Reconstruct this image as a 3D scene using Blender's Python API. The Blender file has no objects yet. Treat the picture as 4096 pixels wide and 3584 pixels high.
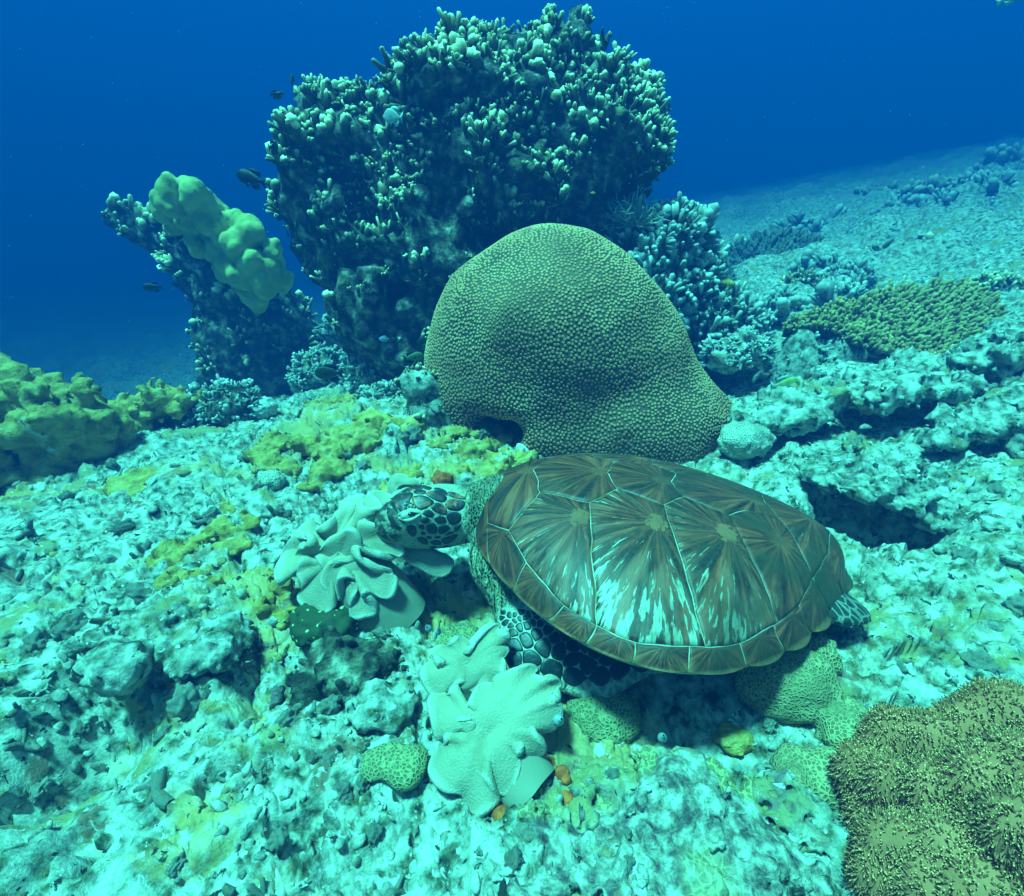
import bpy, math, random
import numpy as np
from mathutils import Vector, Matrix
from mathutils.bvhtree import BVHTree

random.seed(11)
RNG = np.random.default_rng(11)
SC = bpy.context.scene
COL = SC.collection
R = math.radians

# ------------------------------------------------------------------ camera
CAM_H, PITCH, FPX = 0.72, R(24), 1024.0        # FPX: focal length for a 2048 px wide frame
cam_data = bpy.data.cameras.new('camera')
cam_data.sensor_width = 36.0
cam_data.lens = 18.0
cam_data.clip_start = 0.02
cam_data.clip_end = 300.0
cam = bpy.data.objects.new('camera', cam_data)
cam.location = (0, 0, CAM_H)
cam.rotation_euler = (R(90) - PITCH, 0, 0)
COL.objects.link(cam)
SC.camera = cam

# ------------------------------------------------------------------ open water all round, brighter towards the surface
world = bpy.data.worlds.new('World')
SC.world = world
world.use_nodes = True
wn = world.node_tree
wn.nodes.clear()
w_out = wn.nodes.new('ShaderNodeOutputWorld')
w_bg = wn.nodes.new('ShaderNodeBackground')
w_tc = wn.nodes.new('ShaderNodeTexCoord')
w_sep = wn.nodes.new('ShaderNodeSeparateXYZ')
w_map = wn.nodes.new('ShaderNodeMapRange')
w_map.inputs['From Min'].default_value = -1.0
w_map.inputs['From Max'].default_value = 1.0
w_ramp = wn.nodes.new('ShaderNodeValToRGB')
cr = w_ramp.color_ramp
cr.interpolation = 'EASE'
cr.elements[0].position = 0.0
cr.elements[0].color = (0.0, 0.03, 0.09, 1)
cr.elements[1].position = 1.0
cr.elements[1].color = (0.11, 1.0, 0.90, 1)
for pos, c in ((0.45, (0.0, 0.075, 0.25)), (0.62, (0.0, 0.105, 0.40)), (0.8, (0.03, 0.40, 0.65))):
    e = cr.elements.new(pos)
    e.color = (*c, 1)
wn.links.new(w_tc.outputs['Generated'], w_sep.inputs[0])
wn.links.new(w_sep.outputs['Z'], w_map.inputs['Value'])
wn.links.new(w_map.outputs[0], w_ramp.inputs[0])
wn.links.new(w_ramp.outputs[0], w_bg.inputs['Color'])
w_bg.inputs['Strength'].default_value = 0.4
wn.links.new(w_bg.outputs[0], w_out.inputs['Surface'])

sun_d = bpy.data.lights.new('sun', 'SUN')
sun_d.energy = 5.0
sun_d.angle = R(8)
sun_d.color = (0.12, 1.0, 0.83)                 # daylight after several metres of sea water
sun = bpy.data.objects.new('sun', sun_d)
sun.rotation_euler = (R(6), R(-15), 0)
COL.objects.link(sun)

SC.view_settings.view_transform = 'Standard'
SC.view_settings.look = 'None'
SC.view_settings.gamma = 1.0
SC.view_settings.exposure = 2.25
SC.render.engine = 'CYCLES'
SC.cycles.max_bounces = 5
SC.cycles.diffuse_bounces = 2
SC.cycles.glossy_bounces = 2
SC.cycles.transmission_bounces = 2
SC.cycles.volume_bounces = 1
SC.cycles.use_denoising = True
SC.cycles.sample_clamp_indirect = 4.0

# ------------------------------------------------------------------ pixel <-> place
_c, _s = math.cos(PITCH), math.sin(PITCH)
def ray(px, py):
    u, v = (px - 1024.0) / FPX, (896.0 - py) / FPX
    return np.array([u, _c + v * _s, -_s + v * _c])
def P(px, py, depth):
    return np.array([0, 0, CAM_H]) + ray(px, py) * depth
def GP(px, py, z=0.0):
    r = ray(px, py)
    return np.array([0, 0, CAM_H]) + r * ((z - CAM_H) / r[2])
def depth_of(p):
    return p[1] * _c - (p[2] - CAM_H) * _s

# ------------------------------------------------------------------ numpy noise
def _hash(ix, iy, iz, seed=0):
    h = (ix.astype(np.int64) * 374761393 + iy.astype(np.int64) * 668265263 + iz.astype(np.int64) * 2147483647 + seed * 144665) & 0xffffffff
    h = ((h ^ (h >> 13)) * 1274126177) & 0xffffffff
    h = ((h ^ (h >> 16)) * 2246822519) & 0xffffffff
    return ((h ^ (h >> 15)) & 0xffffff).astype(np.float32) / 16777215.0
def vnoise(p, seed=0):
    p = np.asarray(p, np.float32)
    i = np.floor(p)
    f = p - i
    f = f * f * f * (f * (f * 6 - 15) + 10)
    i = i.astype(np.int64)
    x, y, z = i[..., 0], i[..., 1], i[..., 2]
    fx, fy, fz = f[..., 0], f[..., 1], f[..., 2]
    def L(a, b, t):
        return a + (b - a) * t
    r = L(L(L(_hash(x, y, z, seed), _hash(x + 1, y, z, seed), fx), L(_hash(x, y + 1, z, seed), _hash(x + 1, y + 1, z, seed), fx), fy),
          L(L(_hash(x, y, z + 1, seed), _hash(x + 1, y, z + 1, seed), fx), L(_hash(x, y + 1, z + 1, seed), _hash(x + 1, y + 1, z + 1, seed), fx), fy), fz)
    return r * 2 - 1
def fbm(p, oct=4, seed=0, gain=0.5):
    a, s, t = 1.0, 0.0, 0.0
    q = np.asarray(p, np.float32)
    for k in range(oct):
        s = s + a * vnoise(q, seed + k)
        t += a
        a *= gain
        q = q * 2.03 + 17.1
    return s / t
def worley2(p, seed=0):
    """2-D cells: distance to the nearest and second nearest point, random value of the cell"""
    p = np.asarray(p, np.float32)
    i = np.floor(p).astype(np.int64)
    f1 = np.full(p.shape[:-1], 9.0, np.float32)
    f2 = f1.copy()
    cid = np.zeros_like(f1)
    for dx in (-1, 0, 1):
        for dy in (-1, 0, 1):
            cx, cy = i[..., 0] + dx, i[..., 1] + dy
            z = np.zeros_like(cx)
            ox = _hash(cx, cy, z, seed) * .9 + .05
            oy = _hash(cx, cy, z + 7, seed) * .9 + .05
            d = (cx + ox - p[..., 0]) ** 2 + (cy + oy - p[..., 1]) ** 2
            n = d < f1
            f2 = np.where(n, f1, np.minimum(f2, d))
            cid = np.where(n, _hash(cx, cy, z + 3, seed), cid)
            f1 = np.where(n, d, f1)
    return np.sqrt(f1), np.sqrt(f2), cid
def worley3(p, seed=0):
    p = np.asarray(p, np.float32)
    i = np.floor(p).astype(np.int64)
    f1 = np.full(p.shape[:-1], 9.0, np.float32)
    for dx in (-1, 0, 1):
        for dy in (-1, 0, 1):
            for dz in (-1, 0, 1):
                cx, cy, cz = i[..., 0] + dx, i[..., 1] + dy, i[..., 2] + dz
                d = (cx + _hash(cx, cy, cz, seed) - p[..., 0]) ** 2 + (cy + _hash(cx, cy, cz, seed + 1) - p[..., 1]) ** 2 + (cz + _hash(cx, cy, cz, seed + 2) - p[..., 2]) ** 2
                f1 = np.minimum(f1, d)
    return np.sqrt(f1)
def sp(x, k=0.25):
    return k * np.logaddexp(0, np.asarray(x) / k)
def sig(x):
    return 1 / (1 + np.exp(-np.clip(x, -40, 40)))
def smooth(a, b, x):
    t = np.clip((np.asarray(x) - a) / (b - a), 0, 1)
    return t * t * (3 - 2 * t)

# ------------------------------------------------------------------ mesh helpers
def mesh_np(name, V, faces, attrs=None, smooth_shade=True):
    """V (n,3); faces: array (m,3) / (m,4) or a list of such arrays; attrs: name -> (n,) or (n,3)"""
    me = bpy.data.meshes.new(name)
    V = np.ascontiguousarray(V, np.float32)
    fl = faces if isinstance(faces, list) else [faces]
    fl = [np.asarray(f, np.int32) for f in fl if len(f)]
    loops = np.concatenate([f.ravel() for f in fl])
    sizes = np.concatenate([np.full(len(f), f.shape[1], np.int32) for f in fl])
    starts = np.concatenate([[0], np.cumsum(sizes)[:-1]]).astype(np.int32)
    me.vertices.add(len(V))
    me.vertices.foreach_set('co', V.ravel())
    me.loops.add(len(loops))
    me.loops.foreach_set('vertex_index', loops.astype(np.int32))
    me.polygons.add(len(sizes))
    me.polygons.foreach_set('loop_start', starts)
    me.polygons.foreach_set('loop_total', sizes)
    if smooth_shade:
        me.polygons.foreach_set('use_smooth', np.ones(len(sizes), bool))
    me.update(calc_edges=True)
    for k, a in (attrs or {}).items():
        a = np.ascontiguousarray(a, np.float32)
        if a.ndim == 1:
            me.attributes.new(k, 'FLOAT', 'POINT').data.foreach_set('value', a)
        else:
            me.attributes.new(k, 'FLOAT_VECTOR', 'POINT').data.foreach_set('vector', a.ravel())
    me.validate()
    return me
def obj(name, me, mat=None, parent=None, loc=None, kind=None):
    o = bpy.data.objects.new(name, me)
    if mat is not None and me is not None and not me.materials:
        me.materials.append(mat)
    COL.objects.link(o)
    if loc is not None:
        o.location = tuple(float(v) for v in loc)
    if parent is not None:
        o.parent = parent
        if loc is None:                        # geometry was built in world space: keep it there
            o.matrix_parent_inverse = Matrix.Translation(parent.location).inverted() if parent.rotation_euler[:] == (0, 0, 0) else parent.matrix_basis.inverted()
    if kind:
        o['kind'] = kind
    return o
def empty(name, loc=(0, 0, 0)):
    o = bpy.data.objects.new(name, None)
    o.empty_display_size = 0.05
    o.location = tuple(float(v) for v in loc)
    COL.objects.link(o)
    return o
def tag(o, label, cat, group=None):
    o['label'] = label
    o['category'] = cat
    if group:
        o['group'] = group
    return o
def join(parts):
    """parts: list of (V, F(list of arrays)|array, attrs dict) -> one"""
    Vs, Fs, At, n = [], {}, {}, 0
    for V, F, A in parts:
        for f in (F if isinstance(F, list) else [F]):
            f = np.asarray(f, np.int64)
            if len(f):
                Fs.setdefault(f.shape[1], []).append(f + n)
        for k, a in A.items():
            At.setdefault(k, []).append(np.asarray(a, np.float32))
        Vs.append(V)
        n += len(V)
    return np.concatenate(Vs), [np.concatenate(v) for v in Fs.values()], {k: np.concatenate(v) for k, v in At.items()}
def grid_faces(nu, nv, wrap_u=False, wrap_v=False):
    iu = np.arange(nu if wrap_u else nu - 1)
    iv = np.arange(nv if wrap_v else nv - 1)
    a, b = np.meshgrid(iu, iv, indexing='ij')
    a, b = a.ravel(), b.ravel()
    a2, b2 = (a + 1) % nu, (b + 1) % nv
    return np.stack([a * nv + b, a2 * nv + b, a2 * nv + b2, a * nv + b2], -1)
def surface_nets(f, lo, hi, h):
    lo, hi = np.asarray(lo, float), np.asarray(hi, float)
    n = np.ceil((hi - lo) / h).astype(int) + 1
    ax = [lo[k] + h * np.arange(n[k]) for k in range(3)]
    G = np.stack(np.meshgrid(*ax, indexing='ij'), -1).astype(np.float32)
    D = f(G.reshape(-1, 3)).reshape(n).astype(np.float32)
    S = D < 0
    nc = n - 1
    acc = np.zeros((*nc, 3), np.float32)
    cnt = np.zeros(nc, np.float32)
    def sub(A, o):
        return A[o[0]:o[0] + nc[0], o[1]:o[1] + nc[1], o[2]:o[2] + nc[2]]
    for axis in range(3):
        o1, o2 = [k for k in range(3) if k != axis]
        for a in (0, 1):
            for b in (0, 1):
                p = [0, 0, 0]
                p[o1], p[o2] = a, b
                q = list(p)
                q[axis] = 1
                d0, d1 = sub(D, p), sub(D, q)
                m = (d0 < 0) != (d1 < 0)
                t = np.where(m, d0 / np.where(m, d0 - d1, 1), 0)
                pt = np.zeros((*nc, 3), np.float32)
                pt[..., o1], pt[..., o2], pt[..., axis] = a, b, t
                acc += pt * m[..., None]
                cnt += m
    act = cnt > 0
    idx = -np.ones(nc, np.int64)
    idx[act] = np.arange(act.sum())
    base = np.stack(np.meshgrid(*[np.arange(k) for k in nc], indexing='ij'), -1)
    V = (base[act] + acc[act] / cnt[act][:, None]) * h + lo
    quads = []
    for axis in range(3):
        o1, o2 = (axis + 1) % 3, (axis + 2) % 3
        sl0 = [slice(None)] * 3
        sl1 = [slice(None)] * 3
        sl0[axis], sl1[axis] = slice(0, -1), slice(1, None)
        s0, s1 = S[tuple(sl0)], S[tuple(sl1)]
        e = np.argwhere(s0 != s1)
        ok = (e[:, o1] > 0) & (e[:, o2] > 0) & (e[:, o1] < nc[o1]) & (e[:, o2] < nc[o2])
        e = e[ok]
        if not len(e):
            continue
        fl = s0[tuple(e.T)]
        def cell(d1, d2):
            c = e.copy()
            c[:, o1] -= d1
            c[:, o2] -= d2
            return idx[tuple(c.T)]
        q = np.stack([cell(1, 1), cell(0, 1), cell(0, 0), cell(1, 0)], -1)
        q[~fl] = q[~fl][:, ::-1]
        quads.append(q)
    return V, np.concatenate(quads)
def sd_ball(p, c, r):
    return np.linalg.norm(p - np.asarray(c, np.float32), axis=-1) - r
def sd_ell(p, c, r, M=None):
    q = p - np.asarray(c, np.float32)
    if M is not None:
        q = q @ np.asarray(M, np.float32)          # columns of M are the ellipsoid's axes
    r = np.asarray(r, np.float32)
    k0 = np.linalg.norm(q / r, axis=-1)
    k1 = np.linalg.norm(q / (r * r), axis=-1)
    return k0 * (k0 - 1) / np.maximum(k1, 1e-6)
def sd_cap(p, a, b, ra, rb):
    a, b = np.asarray(a, np.float32), np.asarray(b, np.float32)
    ab = b - a
    t = np.clip(((p - a) @ ab) / max(float(ab @ ab), 1e-9), 0, 1)
    return np.linalg.norm(p - a - t[:, None] * ab, axis=-1) - (ra + (rb - ra) * t)
def smin(a, b, k):
    h = np.clip(0.5 + 0.5 * (b - a) / k, 0, 1)
    return b + (a - b) * h - k * h * (1 - h)
def smax(a, b, k):
    return -smin(-a, -b, k)
def sample_surface(V, quads, n, rng):
    F = np.concatenate([quads[:, [0, 1, 2]], quads[:, [0, 2, 3]]]) if quads.shape[1] == 4 else quads
    a, b, c = V[F[:, 0]], V[F[:, 1]], V[F[:, 2]]
    N = np.cross(b - a, c - a)
    A = np.linalg.norm(N, axis=1)
    k = rng.choice(len(F), n, p=A / A.sum())
    u, v = rng.random(n), rng.random(n)
    m = u + v > 1
    u[m], v[m] = 1 - u[m], 1 - v[m]
    return a[k] + u[:, None] * (b - a)[k] + v[:, None] * (c - a)[k], N[k] / np.maximum(A[k], 1e-12)[:, None]
def frame_z(d, spin=None):
    """rotation matrices (n,3,3) whose third column is d"""
    d = d / np.linalg.norm(d, axis=-1, keepdims=True)
    ref = np.where(np.abs(d[:, 2:3]) < .95, np.array([[0, 0, 1.]]), np.array([[1., 0, 0]]))
    x = np.cross(ref, d)
    x /= np.linalg.norm(x, axis=1, keepdims=True)
    y = np.cross(d, x)
    if spin is not None:
        cs, sn = np.cos(spin)[:, None], np.sin(spin)[:, None]
        x, y = x * cs + y * sn, -x * sn + y * cs
    return np.stack([x, y, d], -1)
def bake(variants, which, pos, rot, scl, extra=None):
    """copy variant meshes to many places in one mesh; scl (n,) or (n,3)"""
    parts = []
    scl = np.asarray(scl)
    if scl.ndim == 1:
        scl = np.repeat(scl[:, None], 3, 1)
    rnd = np.random.default_rng(5).random(len(pos))
    for k, (V, F, A) in enumerate(variants):
        m = np.where(which == k)[0]
        if not len(m):
            continue
        W = np.einsum('nij,nvj->nvi', rot[m], V[None] * scl[m][:, None]) + pos[m][:, None]
        n = len(V)
        Fl = F if isinstance(F, list) else [F]
        off = (np.arange(len(m)) * n)[:, None, None]
        FF = [(np.asarray(f)[None] + off).reshape(-1, np.asarray(f).shape[1]) for f in Fl]
        at = {kk: np.tile(a, len(m)) for kk, a in A.items()}
        at['rnd'] = np.repeat(rnd[m], n)
        if extra:
            for kk, a in extra.items():
                at[kk] = np.repeat(a[m], n)
        parts.append((W.reshape(-1, 3), FF, at))
    return join(parts)
def tube(pts, rad, sides=6, cap=True):
    """tapered tube along pts with a rounded far end; returns V, [quads, tris], t along it"""
    pts, rad = np.asarray(pts, float), np.asarray(rad, float)
    n = len(pts)
    tan = np.gradient(pts, axis=0)
    tan /= np.linalg.norm(tan, axis=1, keepdims=True)
    Fm = frame_z(tan)
    a = np.linspace(0, 2 * np.pi, sides, endpoint=False)
    ring = np.stack([np.cos(a), np.sin(a), 0 * a], -1)
    V = (np.einsum('nij,kj->nki', Fm, ring) * rad[:, None, None] + pts[:, None]).reshape(-1, 3)
    q = grid_faces(n, sides, wrap_v=True)[:, ::-1]
    t = np.repeat(np.linspace(0, 1, n), sides)
    V = np.concatenate([V, [pts[-1] + tan[-1] * rad[-1] * .6]])
    tri = np.stack([np.full(sides, n * sides), (n - 1) * sides + np.arange(sides), (n - 1) * sides + (np.arange(sides) + 1) % sides], -1)
    return V, [q, tri], np.append(t, 1.0)
def ico(sub=2):
    t = (1 + 5 ** .5) / 2
    V = [(-1, t, 0), (1, t, 0), (-1, -t, 0), (1, -t, 0), (0, -1, t), (0, 1, t), (0, -1, -t), (0, 1, -t), (t, 0, -1), (t, 0, 1), (-t, 0, -1), (-t, 0, 1)]
    F = [(0, 11, 5), (0, 5, 1), (0, 1, 7), (0, 7, 10), (0, 10, 11), (1, 5, 9), (5, 11, 4), (11, 10, 2), (10, 7, 6), (7, 1, 8), (3, 9, 4), (3, 4, 2), (3, 2, 6), (3, 6, 8), (3, 8, 9), (4, 9, 5), (2, 4, 11), (6, 2, 10), (8, 6, 7), (9, 8, 1)]
    V = [np.array(v) / np.linalg.norm(v) for v in V]
    for _ in range(sub):
        mid, G = {}, []
        def m(a, b):
            k = (min(a, b), max(a, b))
            if k not in mid:
                v = V[a] + V[b]
                V.append(v / np.linalg.norm(v))
                mid[k] = len(V) - 1
            return mid[k]
        for a, b, c in F:
            x, y, z = m(a, b), m(b, c), m(c, a)
            G += [(a, x, z), (b, y, x), (c, z, y), (x, y, z)]
        F = G
    return np.array(V), np.array(F)

# ------------------------------------------------------------------ materials
class NT:
    def __init__(self, name):
        self.m = bpy.data.materials.new(name)
        self.m.use_nodes = True
        self.t = self.m.node_tree
        self.t.nodes.clear()
        self.out = self.n('ShaderNodeOutputMaterial')
        self.b = self.n('ShaderNodeBsdfPrincipled')
        self.l(self.b.outputs[0], self.out.inputs['Surface'])
        self.b.inputs['Specular IOR Level'].default_value = 0.15
        self.co = self.n('ShaderNodeTexCoord').outputs['Object']
    def n(self, kind, **kw):
        x = self.t.nodes.new(kind)
        for k, v in kw.items():
            setattr(x, k, v)
        return x
    def l(self, a, b):
        self.t.links.new(a, b)
    def setin(self, node, key, v):
        if hasattr(v, 'is_output'):
            self.l(v, node.inputs[key])
        else:
            node.inputs[key].default_value = v
    def noise(self, scale, detail=4.0, rough=0.55, dist=0.0, co=None, off=0.0):
        x = self.n('ShaderNodeTexNoise')
        x.inputs['Scale'].default_value = scale
        x.inputs['Detail'].default_value = detail
        x.inputs['Roughness'].default_value = rough
        x.inputs['Distortion'].default_value = dist
        c = co or self.co
        if off:
            a = self.n('ShaderNodeVectorMath', operation='ADD')
            self.l(c, a.inputs[0])
            a.inputs[1].default_value = (off, off * 1.7, -off)
            c = a.outputs[0]
        self.l(c, x.inputs['Vector'])
        return x.outputs['Fac']
    def voro(self, scale, feature='F1', co=None, out='Distance', rand=1.0):
        x = self.n('ShaderNodeTexVoronoi', feature=feature)
        x.inputs['Scale'].default_value = scale
        x.inputs['Randomness'].default_value = rand
        self.l(co or self.co, x.inputs['Vector'])
        return x.outputs[out]
    def ramp(self, f, stops, interp='LINEAR'):
        x = self.n('ShaderNodeValToRGB')
        r = x.color_ramp
        r.interpolation = interp
        while len(r.elements) < len(stops):
            r.elements.new(0.5)
        for e, (p, c) in zip(r.elements, stops):
            e.position = p
            c = (c, c, c) if not hasattr(c, '__len__') else c
            e.color = (*c, 1)
        self.l(f, x.inputs[0])
        return x.outputs[0]
    def mix(self, f, a, b, mode='MIX'):
        x = self.n('ShaderNodeMix', data_type='RGBA', blend_type=mode)
        self.setin(x, 0, f)
        for k, v in ((6, a), (7, b)):
            if hasattr(v, 'is_output'):
                self.l(v, x.inputs[k])
            else:
                x.inputs[k].default_value = (*v, 1)
        return x.outputs[2]
    def math(self, op, a, b=0.0, c=0.0, clamp=False):
        x = self.n('ShaderNodeMath', operation=op, use_clamp=clamp)
        self.setin(x, 0, a)
        self.setin(x, 1, b)
        self.setin(x, 2, c)
        return x.outputs[0]
    def rng(self, v, a, b, c=0.0, d=1.0, smooth=True):
        x = self.n('ShaderNodeMapRange', interpolation_type='SMOOTHSTEP' if smooth else 'LINEAR')
        self.l(v, x.inputs['Value'])
        for k, q in zip(('From Min', 'From Max', 'To Min', 'To Max'), (a, b, c, d)):
            x.inputs[k].default_value = q
        return x.outputs[0]
    def attr(self, name, out='Fac'):
        return self.n('ShaderNodeAttribute', attribute_name=name).outputs[out]
    def bump(self, h, strength=0.5, dist=0.01, prev=None):
        x = self.n('ShaderNodeBump')
        x.inputs['Strength'].default_value = strength
        x.inputs['Distance'].default_value = dist
        self.l(h, x.inputs['Height'])
        if prev is not None:
            self.l(prev, x.inputs['Normal'])
        return x.outputs[0]
    def done(self, col, rough=0.85, normal=None):
        if hasattr(col, 'is_output'):
            self.l(col, self.b.inputs['Base Color'])
        else:
            self.b.inputs['Base Color'].default_value = (*col, 1)
        self.setin(self.b, 'Roughness', rough)
        if normal is not None:
            self.l(normal, self.b.inputs['Normal'])
        return self.m

def _west(k):
    g = k.n('ShaderNodeSeparateXYZ')
    k.l(k.co, g.inputs[0])
    return k.rng(g.outputs['X'], -.1, .8, 1, .12)

def layered(name, stops, scale=10.0, detail=6.0, patches=(), bumps=((60, 0.5, 0.006),), rough=0.85, vary=0.25, tip=None, dist=0.0, spots=()):
    k = NT(name)
    col = k.ramp(k.noise(scale, detail, 0.6, dist), stops)
    for i, (c, sc, lo, hi) in enumerate(patches):
        f = k.rng(k.noise(sc, 5, 0.6, 0.6, off=3.1 * (i + 1)), lo, hi)
        if i == 0 and name in ('reef_crust', 'coral_rubble'):
            f = k.math('MULTIPLY', f, _west(k))
        col = k.mix(f, col, c)
    for c, sc, r0, r1 in spots:
        col = k.mix(k.rng(k.voro(sc), r0, r1, 1, 0), col, c)
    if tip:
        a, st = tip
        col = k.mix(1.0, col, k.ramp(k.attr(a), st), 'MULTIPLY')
    if vary:
        r = k.math('ADD', k.attr('rnd'), k.n('ShaderNodeObjectInfo').outputs['Random'])
        r = k.math('FRACT', r)
        v = k.rng(r, 0, 1, 1 - vary, 1 + vary, False)
        hsv = k.n('ShaderNodeHueSaturation')
        k.l(v, hsv.inputs['Value'])
        k.l(col, hsv.inputs['Color'])
        col = hsv.outputs[0]
    nb = None
    for sc, st, ds in bumps:
        nb = k.bump(k.noise(sc, 5, 0.65), st, ds, nb)
    return k.done(col, rough, nb)

PALE, WHITE, TURF, OLIVE = (.40, .39, .31), (.58, .57, .49), (.13, .14, .08), (.22, .21, .07)
YEL, PURP, RUST, DARK, GREY = (.42, .37, .055), (.20, .15, .14), (.26, .07, .025), (.035, .035, .03), (.28, .29, .25)
M = {}
M['reef'] = layered('reef_crust', [(.33, DARK), (.41, TURF), (.47, GREY), (.53, PALE), (.62, WHITE)], 34, 12,
                    patches=[((.50, .345, .13), 2.6, .50, .62), ((.26, .15, .10), 9, .58, .66), ((.34, .28, .12), 6.5, .55, .66), (RUST, 13, .70, .73), (WHITE, 22, .60, .66), (DARK, 48, .62, .66), ((.62, .62, .55), 75, .64, .68)],  # dark flecks: turf, and painted shade for small holes and cracks
                    bumps=((110, .6, .008), (330, .7, .004)), vary=0)
M['rubble'] = layered('coral_rubble', [(.30, DARK), (.38, TURF), (.46, GREY), (.52, PALE), (.62, WHITE)], 30, 9,
                      patches=[((.50, .36, .14), 3.0, .54, .64), (PURP, 12, .66, .72), (TURF, 9, .64, .72)], bumps=((120, .9, .008), (330, .6, .003)), vary=.22)
M['rock'] = layered('dark_reef_rock', [(.32, (.012, .012, .011)), (.46, (.045, .042, .03)), (.56, (.15, .13, .085)), (.66, (.40, .37, .28))], 22, 11,
                    patches=[(PURP, 8, .62, .70), (RUST, 15, .70, .73), (OLIVE, 6, .60, .70)], bumps=((40, .9, .02), (150, .6, .005)), vary=0)
M['pale_rock'] = layered('pale_reef_rock', [(.32, DARK), (.41, TURF), (.48, GREY), (.54, PALE), (.64, WHITE)], 32, 12,
                         patches=[((.32, .27, .13), 4, .55, .66), (PURP, 11, .62, .70), (DARK, 44, .62, .66), ((.6, .6, .53), 60, .62, .67)], bumps=((90, .8, .010), (300, .6, .004)), vary=.1)
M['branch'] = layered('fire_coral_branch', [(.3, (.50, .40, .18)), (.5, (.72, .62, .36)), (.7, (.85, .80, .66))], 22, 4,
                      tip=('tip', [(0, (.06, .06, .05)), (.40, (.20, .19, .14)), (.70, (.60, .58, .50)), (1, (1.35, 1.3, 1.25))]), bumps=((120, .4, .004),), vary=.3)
M['yellow'] = layered('yellow_sponge', [(.3, (.16, .10, .03)), (.43, (.40, .26, .06)), (.54, (.56, .375, .10)), (.7, (.62, .47, .20))], 24, 8,
                      patches=[((.10, .09, .03), 28, .66, .70), ((.55, .55, .40), 9, .64, .72)], bumps=((42, .8, .018), (130, .7, .007), (400, .4, .002)), vary=.15)
M['lobed'] = layered('lobed_coral', [(.35, (.40, .36, .09)), (.6, (.58, .53, .18))], 9, 5, bumps=((60, .3, .01), (240, .6, .004),), vary=.05)
M['leather'] = None
k = NT('leather_coral_flesh')
c_ = k.ramp(k.noise(9, 4), [(.3, (.28, .255, .17)), (.7, (.37, .335, .235))])
c_ = k.mix(k.rng(k.voro(420), .0, .45, .5, 0), c_, (.26, .23, .14))
c_ = k.mix(k.rng(k.noise(34, 5), .52, .70, 0, .45), c_, (.20, .17, .09))
c_ = k.mix(k.math('MULTIPLY', k.attr('rim'), .8), c_, (.43, .41, .32))
M['leather'] = k.done(c_, .75, k.bump(k.voro(330), .4, .0024, k.bump(k.noise(45, 4), .22, .006)))
k = NT('leather_coral_stalk')
M['stalk'] = k.done(k.ramp(k.noise(7, 4, .5), [(.35, (.22, .20, .14)), (.65, (.30, .275, .20))]), .8, k.bump(k.noise(60, 3), .25, .004))
M['orange'] = layered('orange_sponge', [(.35, (.40, .05, .012)), (.6, (.72, .16, .03))], 60, 4, bumps=((160, .7, .005),), vary=.15)
M['table'] = layered('table_coral', [(.35, (.27, .18, .07)), (.65, (.42, .29, .13))], 20, 4,
                     tip=('tip', [(0, (.25, .25, .2)), (.55, (.7, .7, .65)), (.85, (1, 1, .95)), (1, (1.35, 1.35, 1.2))]), vary=.2)
M['far_coral'] = layered('far_table_coral', [(.35, (.10, .10, .06)), (.65, (.22, .22, .15))], 12, 4,
                         tip=('tip', [(0, (.3, .3, .3)), (1, (1.2, 1.2, 1.2))]), vary=.2)
M['feather'] = layered('feathery_soft_coral', [(.3, (.38, .42, .34)), (.7, (.52, .55, .46))], 12, 3, bumps=((200, .3, .003),), vary=.2)
M['anemone'] = layered('long_polyp_flesh', [(.3, (.40, .125, .05)), (.7, (.60, .20, .085))], 14, 5, bumps=((120, .4, .005),), vary=.1)
M['polyp'] = layered('long_polyp_tentacle', [(.3, (.44, .15, .06)), (.7, (.64, .23, .10))], 20, 3,
                     tip=('tip', [(0, (.5, .5, .5)), (.7, (.9, .9, .9)), (.9, (1.0, 1.0, .9)), (.99, (1.9, 2.2, 1.9)), (1, (1.9, 2.2, 1.9))]), vary=.2, bumps=())
M['white'] = layered('white_sponge', [(.35, (.44, .45, .40)), (.65, (.58, .58, .53))], 60, 3, bumps=((200, .6, .003),), vary=.1)
M['tunicate'] = layered('sea_squirt', [(.35, (.20, .26, .28)), (.65, (.30, .36, .37))], 40, 3, bumps=(), vary=.1, rough=.4)
M['hole'] = NT('dark_opening').done((.01, .012, .012), .9)
def honeycomb(name, wall, pit, scale, green=None):
    k = NT(name)
    v = k.voro(scale, 'DISTANCE_TO_EDGE')
    c = k.mix(k.rng(v, .08, .26), wall, pit)
    c = k.mix(k.rng(k.noise(9, 4), .45, .7), c, tuple(x * .55 for x in wall))
    h = k.rng(v, .03, .30, 1, 0)
    return k.done(c, .8, k.bump(h, .9, .35 / scale))
M['honey_tan'] = honeycomb('tan_honeycomb_coral', (.42, .33, .16), (.18, .13, .06), 170)
M['honey_green'] = honeycomb('green_honeycomb_coral', (.33, .30, .14), (.15, .14, .07), 165)
M['honey_pale'] = honeycomb('pale_honeycomb_coral', (.50, .48, .38), (.26, .26, .19), 150)
k = NT('brain_coral')
wv = k.voro(70, 'SMOOTH_F1', co=None)
v = k.noise(85, 1.0, .4, 1.2)
c_ = k.ramp(v, [(.40, (.10, .10, .04)), (.50, (.30, .28, .12)), (.58, (.46, .43, .22))])
M['brain'] = k.done(c_, .8, k.bump(v, 1.0, .008))
k = NT('green_spotted_coral')
v = k.voro(75)
M['spotted'] = k.done(k.mix(k.rng(v, .18, .30, 1, 0), (.035, .05, .02), (.45, .62, .25)), .7, k.bump(v, .4, .004))

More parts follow.
